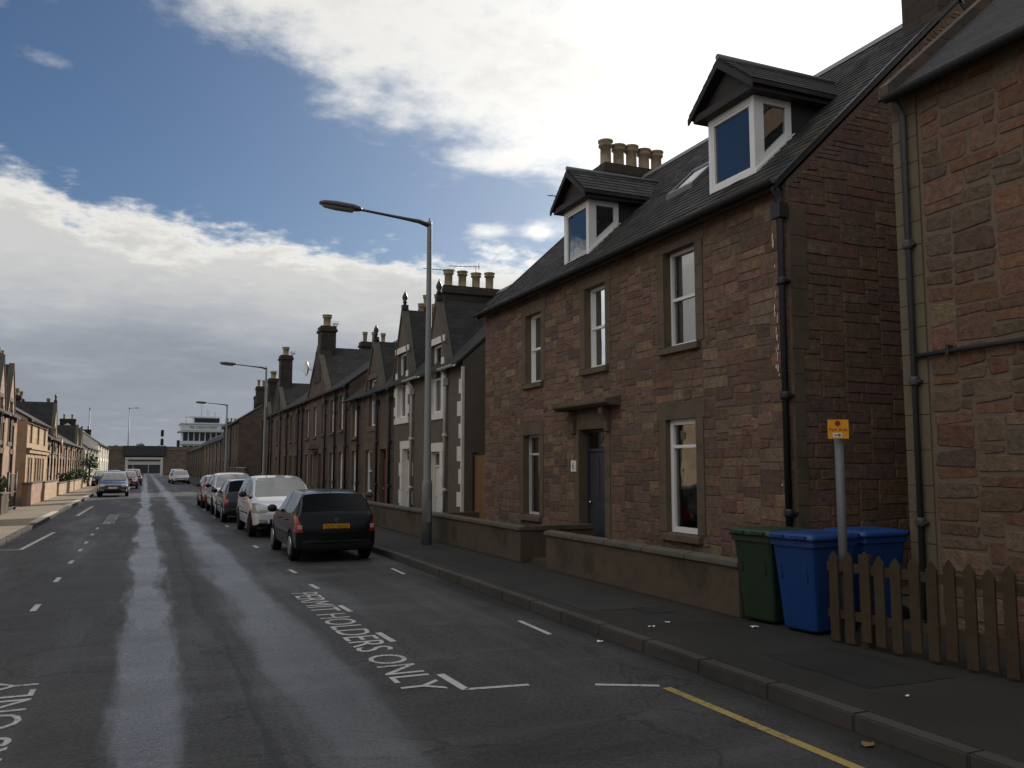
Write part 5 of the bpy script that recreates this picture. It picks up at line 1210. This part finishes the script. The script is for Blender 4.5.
small = addm(sc(blob(-6.4, 23.4, 2.6, .8), .5), sc(blob(-6.7, 26.6, 1.5, .7), .4), sc(blob(21.6, 15.8, 1.6, .6), .55), sc(blob(25, 15.7, 1., .55), .5), sc(blob(22.4, 20.1, 2.6, .8), .45), sc(blob(-9, 25.8, 1.5, .6), .3))
gaps = addm(sc(blob(2, 21, 13, 4.5), .45), sc(blob(24, 18., 5, 2.6), .35), sc(blob(-30, 34, 40, 14), .25))
left = mathn(t, 'SUBTRACT', 1., ramp(t, mathn(t, 'ABSOLUTE', mathn(t, 'ADD', az, 92.)), 40., 76.))  # unseen bright cloud added on the left to fill the shaded fronts
behind = ramp(t, mathn(t, 'ABSOLUTE', mathn(t, 'SUBTRACT', az, 20.)), 70., 100.)  # cloud cover added out of view to neutralise the blue ambient light
back = sc(mathn(t, 'MAXIMUM', behind, sc(ramp(t, el, 44., 60.), .8)), .62)
cov = mathn(t, 'SUBTRACT', addm(sc(bank.outputs[0], .95), sc(high, .62), small, back, sc(mathn(t, 'SUBTRACT', n1, .5), .95), sc(mathn(t, 'SUBTRACT', n2, .5), .95), sc(mathn(t, 'SUBTRACT', n4, .5), .4)), gaps)
mask = ramp(t, cov, .02, .62)
# brightness: white at the thin sunward edges, grey under the thick low bank
sd = Vector((math.sin(R(SUN_AZ)) * math.cos(R(SUN_EL)), math.cos(R(SUN_AZ)) * math.cos(R(SUN_EL)), math.sin(R(SUN_EL))))
dp = N(t, 'ShaderNodeVectorMath', operation='DOT_PRODUCT'); t.links.new(D_, dp.inputs[0]); dp.inputs[1].default_value = sd
glow = mathn(t, 'POWER', mathn(t, 'MAXIMUM', dp.outputs['Value'], 0.), 9.); glow2 = mathn(t, 'POWER', mathn(t, 'MAXIMUM', dp.outputs['Value'], 0.), 60.)
lowgrey = ramp(t, addm(el, sc(mathn(t, 'SUBTRACT', n2, .5), 3.5), sc(mathn(t, 'SUBTRACT', n1, .5), 8.)), 5., 13.6)
rear = ramp(t, mathn(t, 'ABSOLUTE', mathn(t, 'SUBTRACT', az, 20.)), 115., 140.)  # dims the added cloud behind so dark car paint mirrors less
thick = ramp(t, cov, .3, 1.0)
lum = addm(sc(lowgrey, .44), .45, sc(mathn(t, 'SUBTRACT', 1., ramp(t, el, 0., 7.)), .07), sc(glow, .42), sc(glow2, 1.1), sc(mathn(t, 'SUBTRACT', n1, .5), .25), sc(mathn(t, 'SUBTRACT', n2, .5), .06), sc(left, .5))
lum = mathn(t, 'MULTIPLY', mathn(t, 'MULTIPLY', lum, mathn(t, 'SUBTRACT', 1., sc(thick, .30))), mathn(t, 'SUBTRACT', 1., sc(mathn(t, 'MULTIPLY', rear, mathn(t, 'SUBTRACT', 1., left)), .62)))
cc = N(t, 'ShaderNodeMix', data_type='RGBA'); t.links.new(ramp(t, lum, .2, .8), cc.inputs[0]); cc.inputs[6].default_value = (.84, .95, 1.13, 1); cc.inputs[7].default_value = (1., .985, .94, 1)
cl_ = N(t, 'ShaderNodeVectorMath', operation='SCALE'); t.links.new(cc.outputs[2], cl_.inputs[0]); t.links.new(mathn(t, 'MULTIPLY', lum, 1 / SKY * .9), cl_.inputs['Scale'])
blue = mixc(t, 1., sky.outputs[0], (.45, .55, .68), 'MULTIPLY')
blue = mixc(t, mathn(t, 'MULTIPLY', glow, .35), blue, (.62 / SKY, .68 / SKY, .76 / SKY))
fin = mixc(t, mask, blue, cl_.outputs[0])
t.links.new(fin, bg.inputs[0])
s = bpy.data.lights.new('sun', 'SUN'); s.energy = 4.8; s.angle = R(.53); s.color = (1., .93, .82); so = bpy.data.objects.new('sun', s); COL.objects.link(so)
so.rotation_euler = sd.to_track_quat('Z', 'Y').to_euler(); so.location = (30, 30, 40)
cam = bpy.data.cameras.new('camera'); cam.lens = 850 / 1024 * 36; cam.sensor_width = 36; cam.clip_end = 4000; cam.clip_start = .05
co = bpy.data.objects.new('camera', cam); COL.objects.link(co); co.location = (0, 0, 1.85); co.rotation_euler = (R(90 + 5.577), 0, R(-23.254)); scene.camera = co
vs = scene.view_settings; vs.view_transform = 'Standard'; vs.look = 'None'; vs.gamma = 1; vs.use_curve_mapping = False; vs.exposure = .1
scene.cycles.max_bounces = 8; scene.cycles.transparent_max_bounces = 12; scene.cycles.sample_clamp_indirect = 6; scene.cycles.use_denoising = True
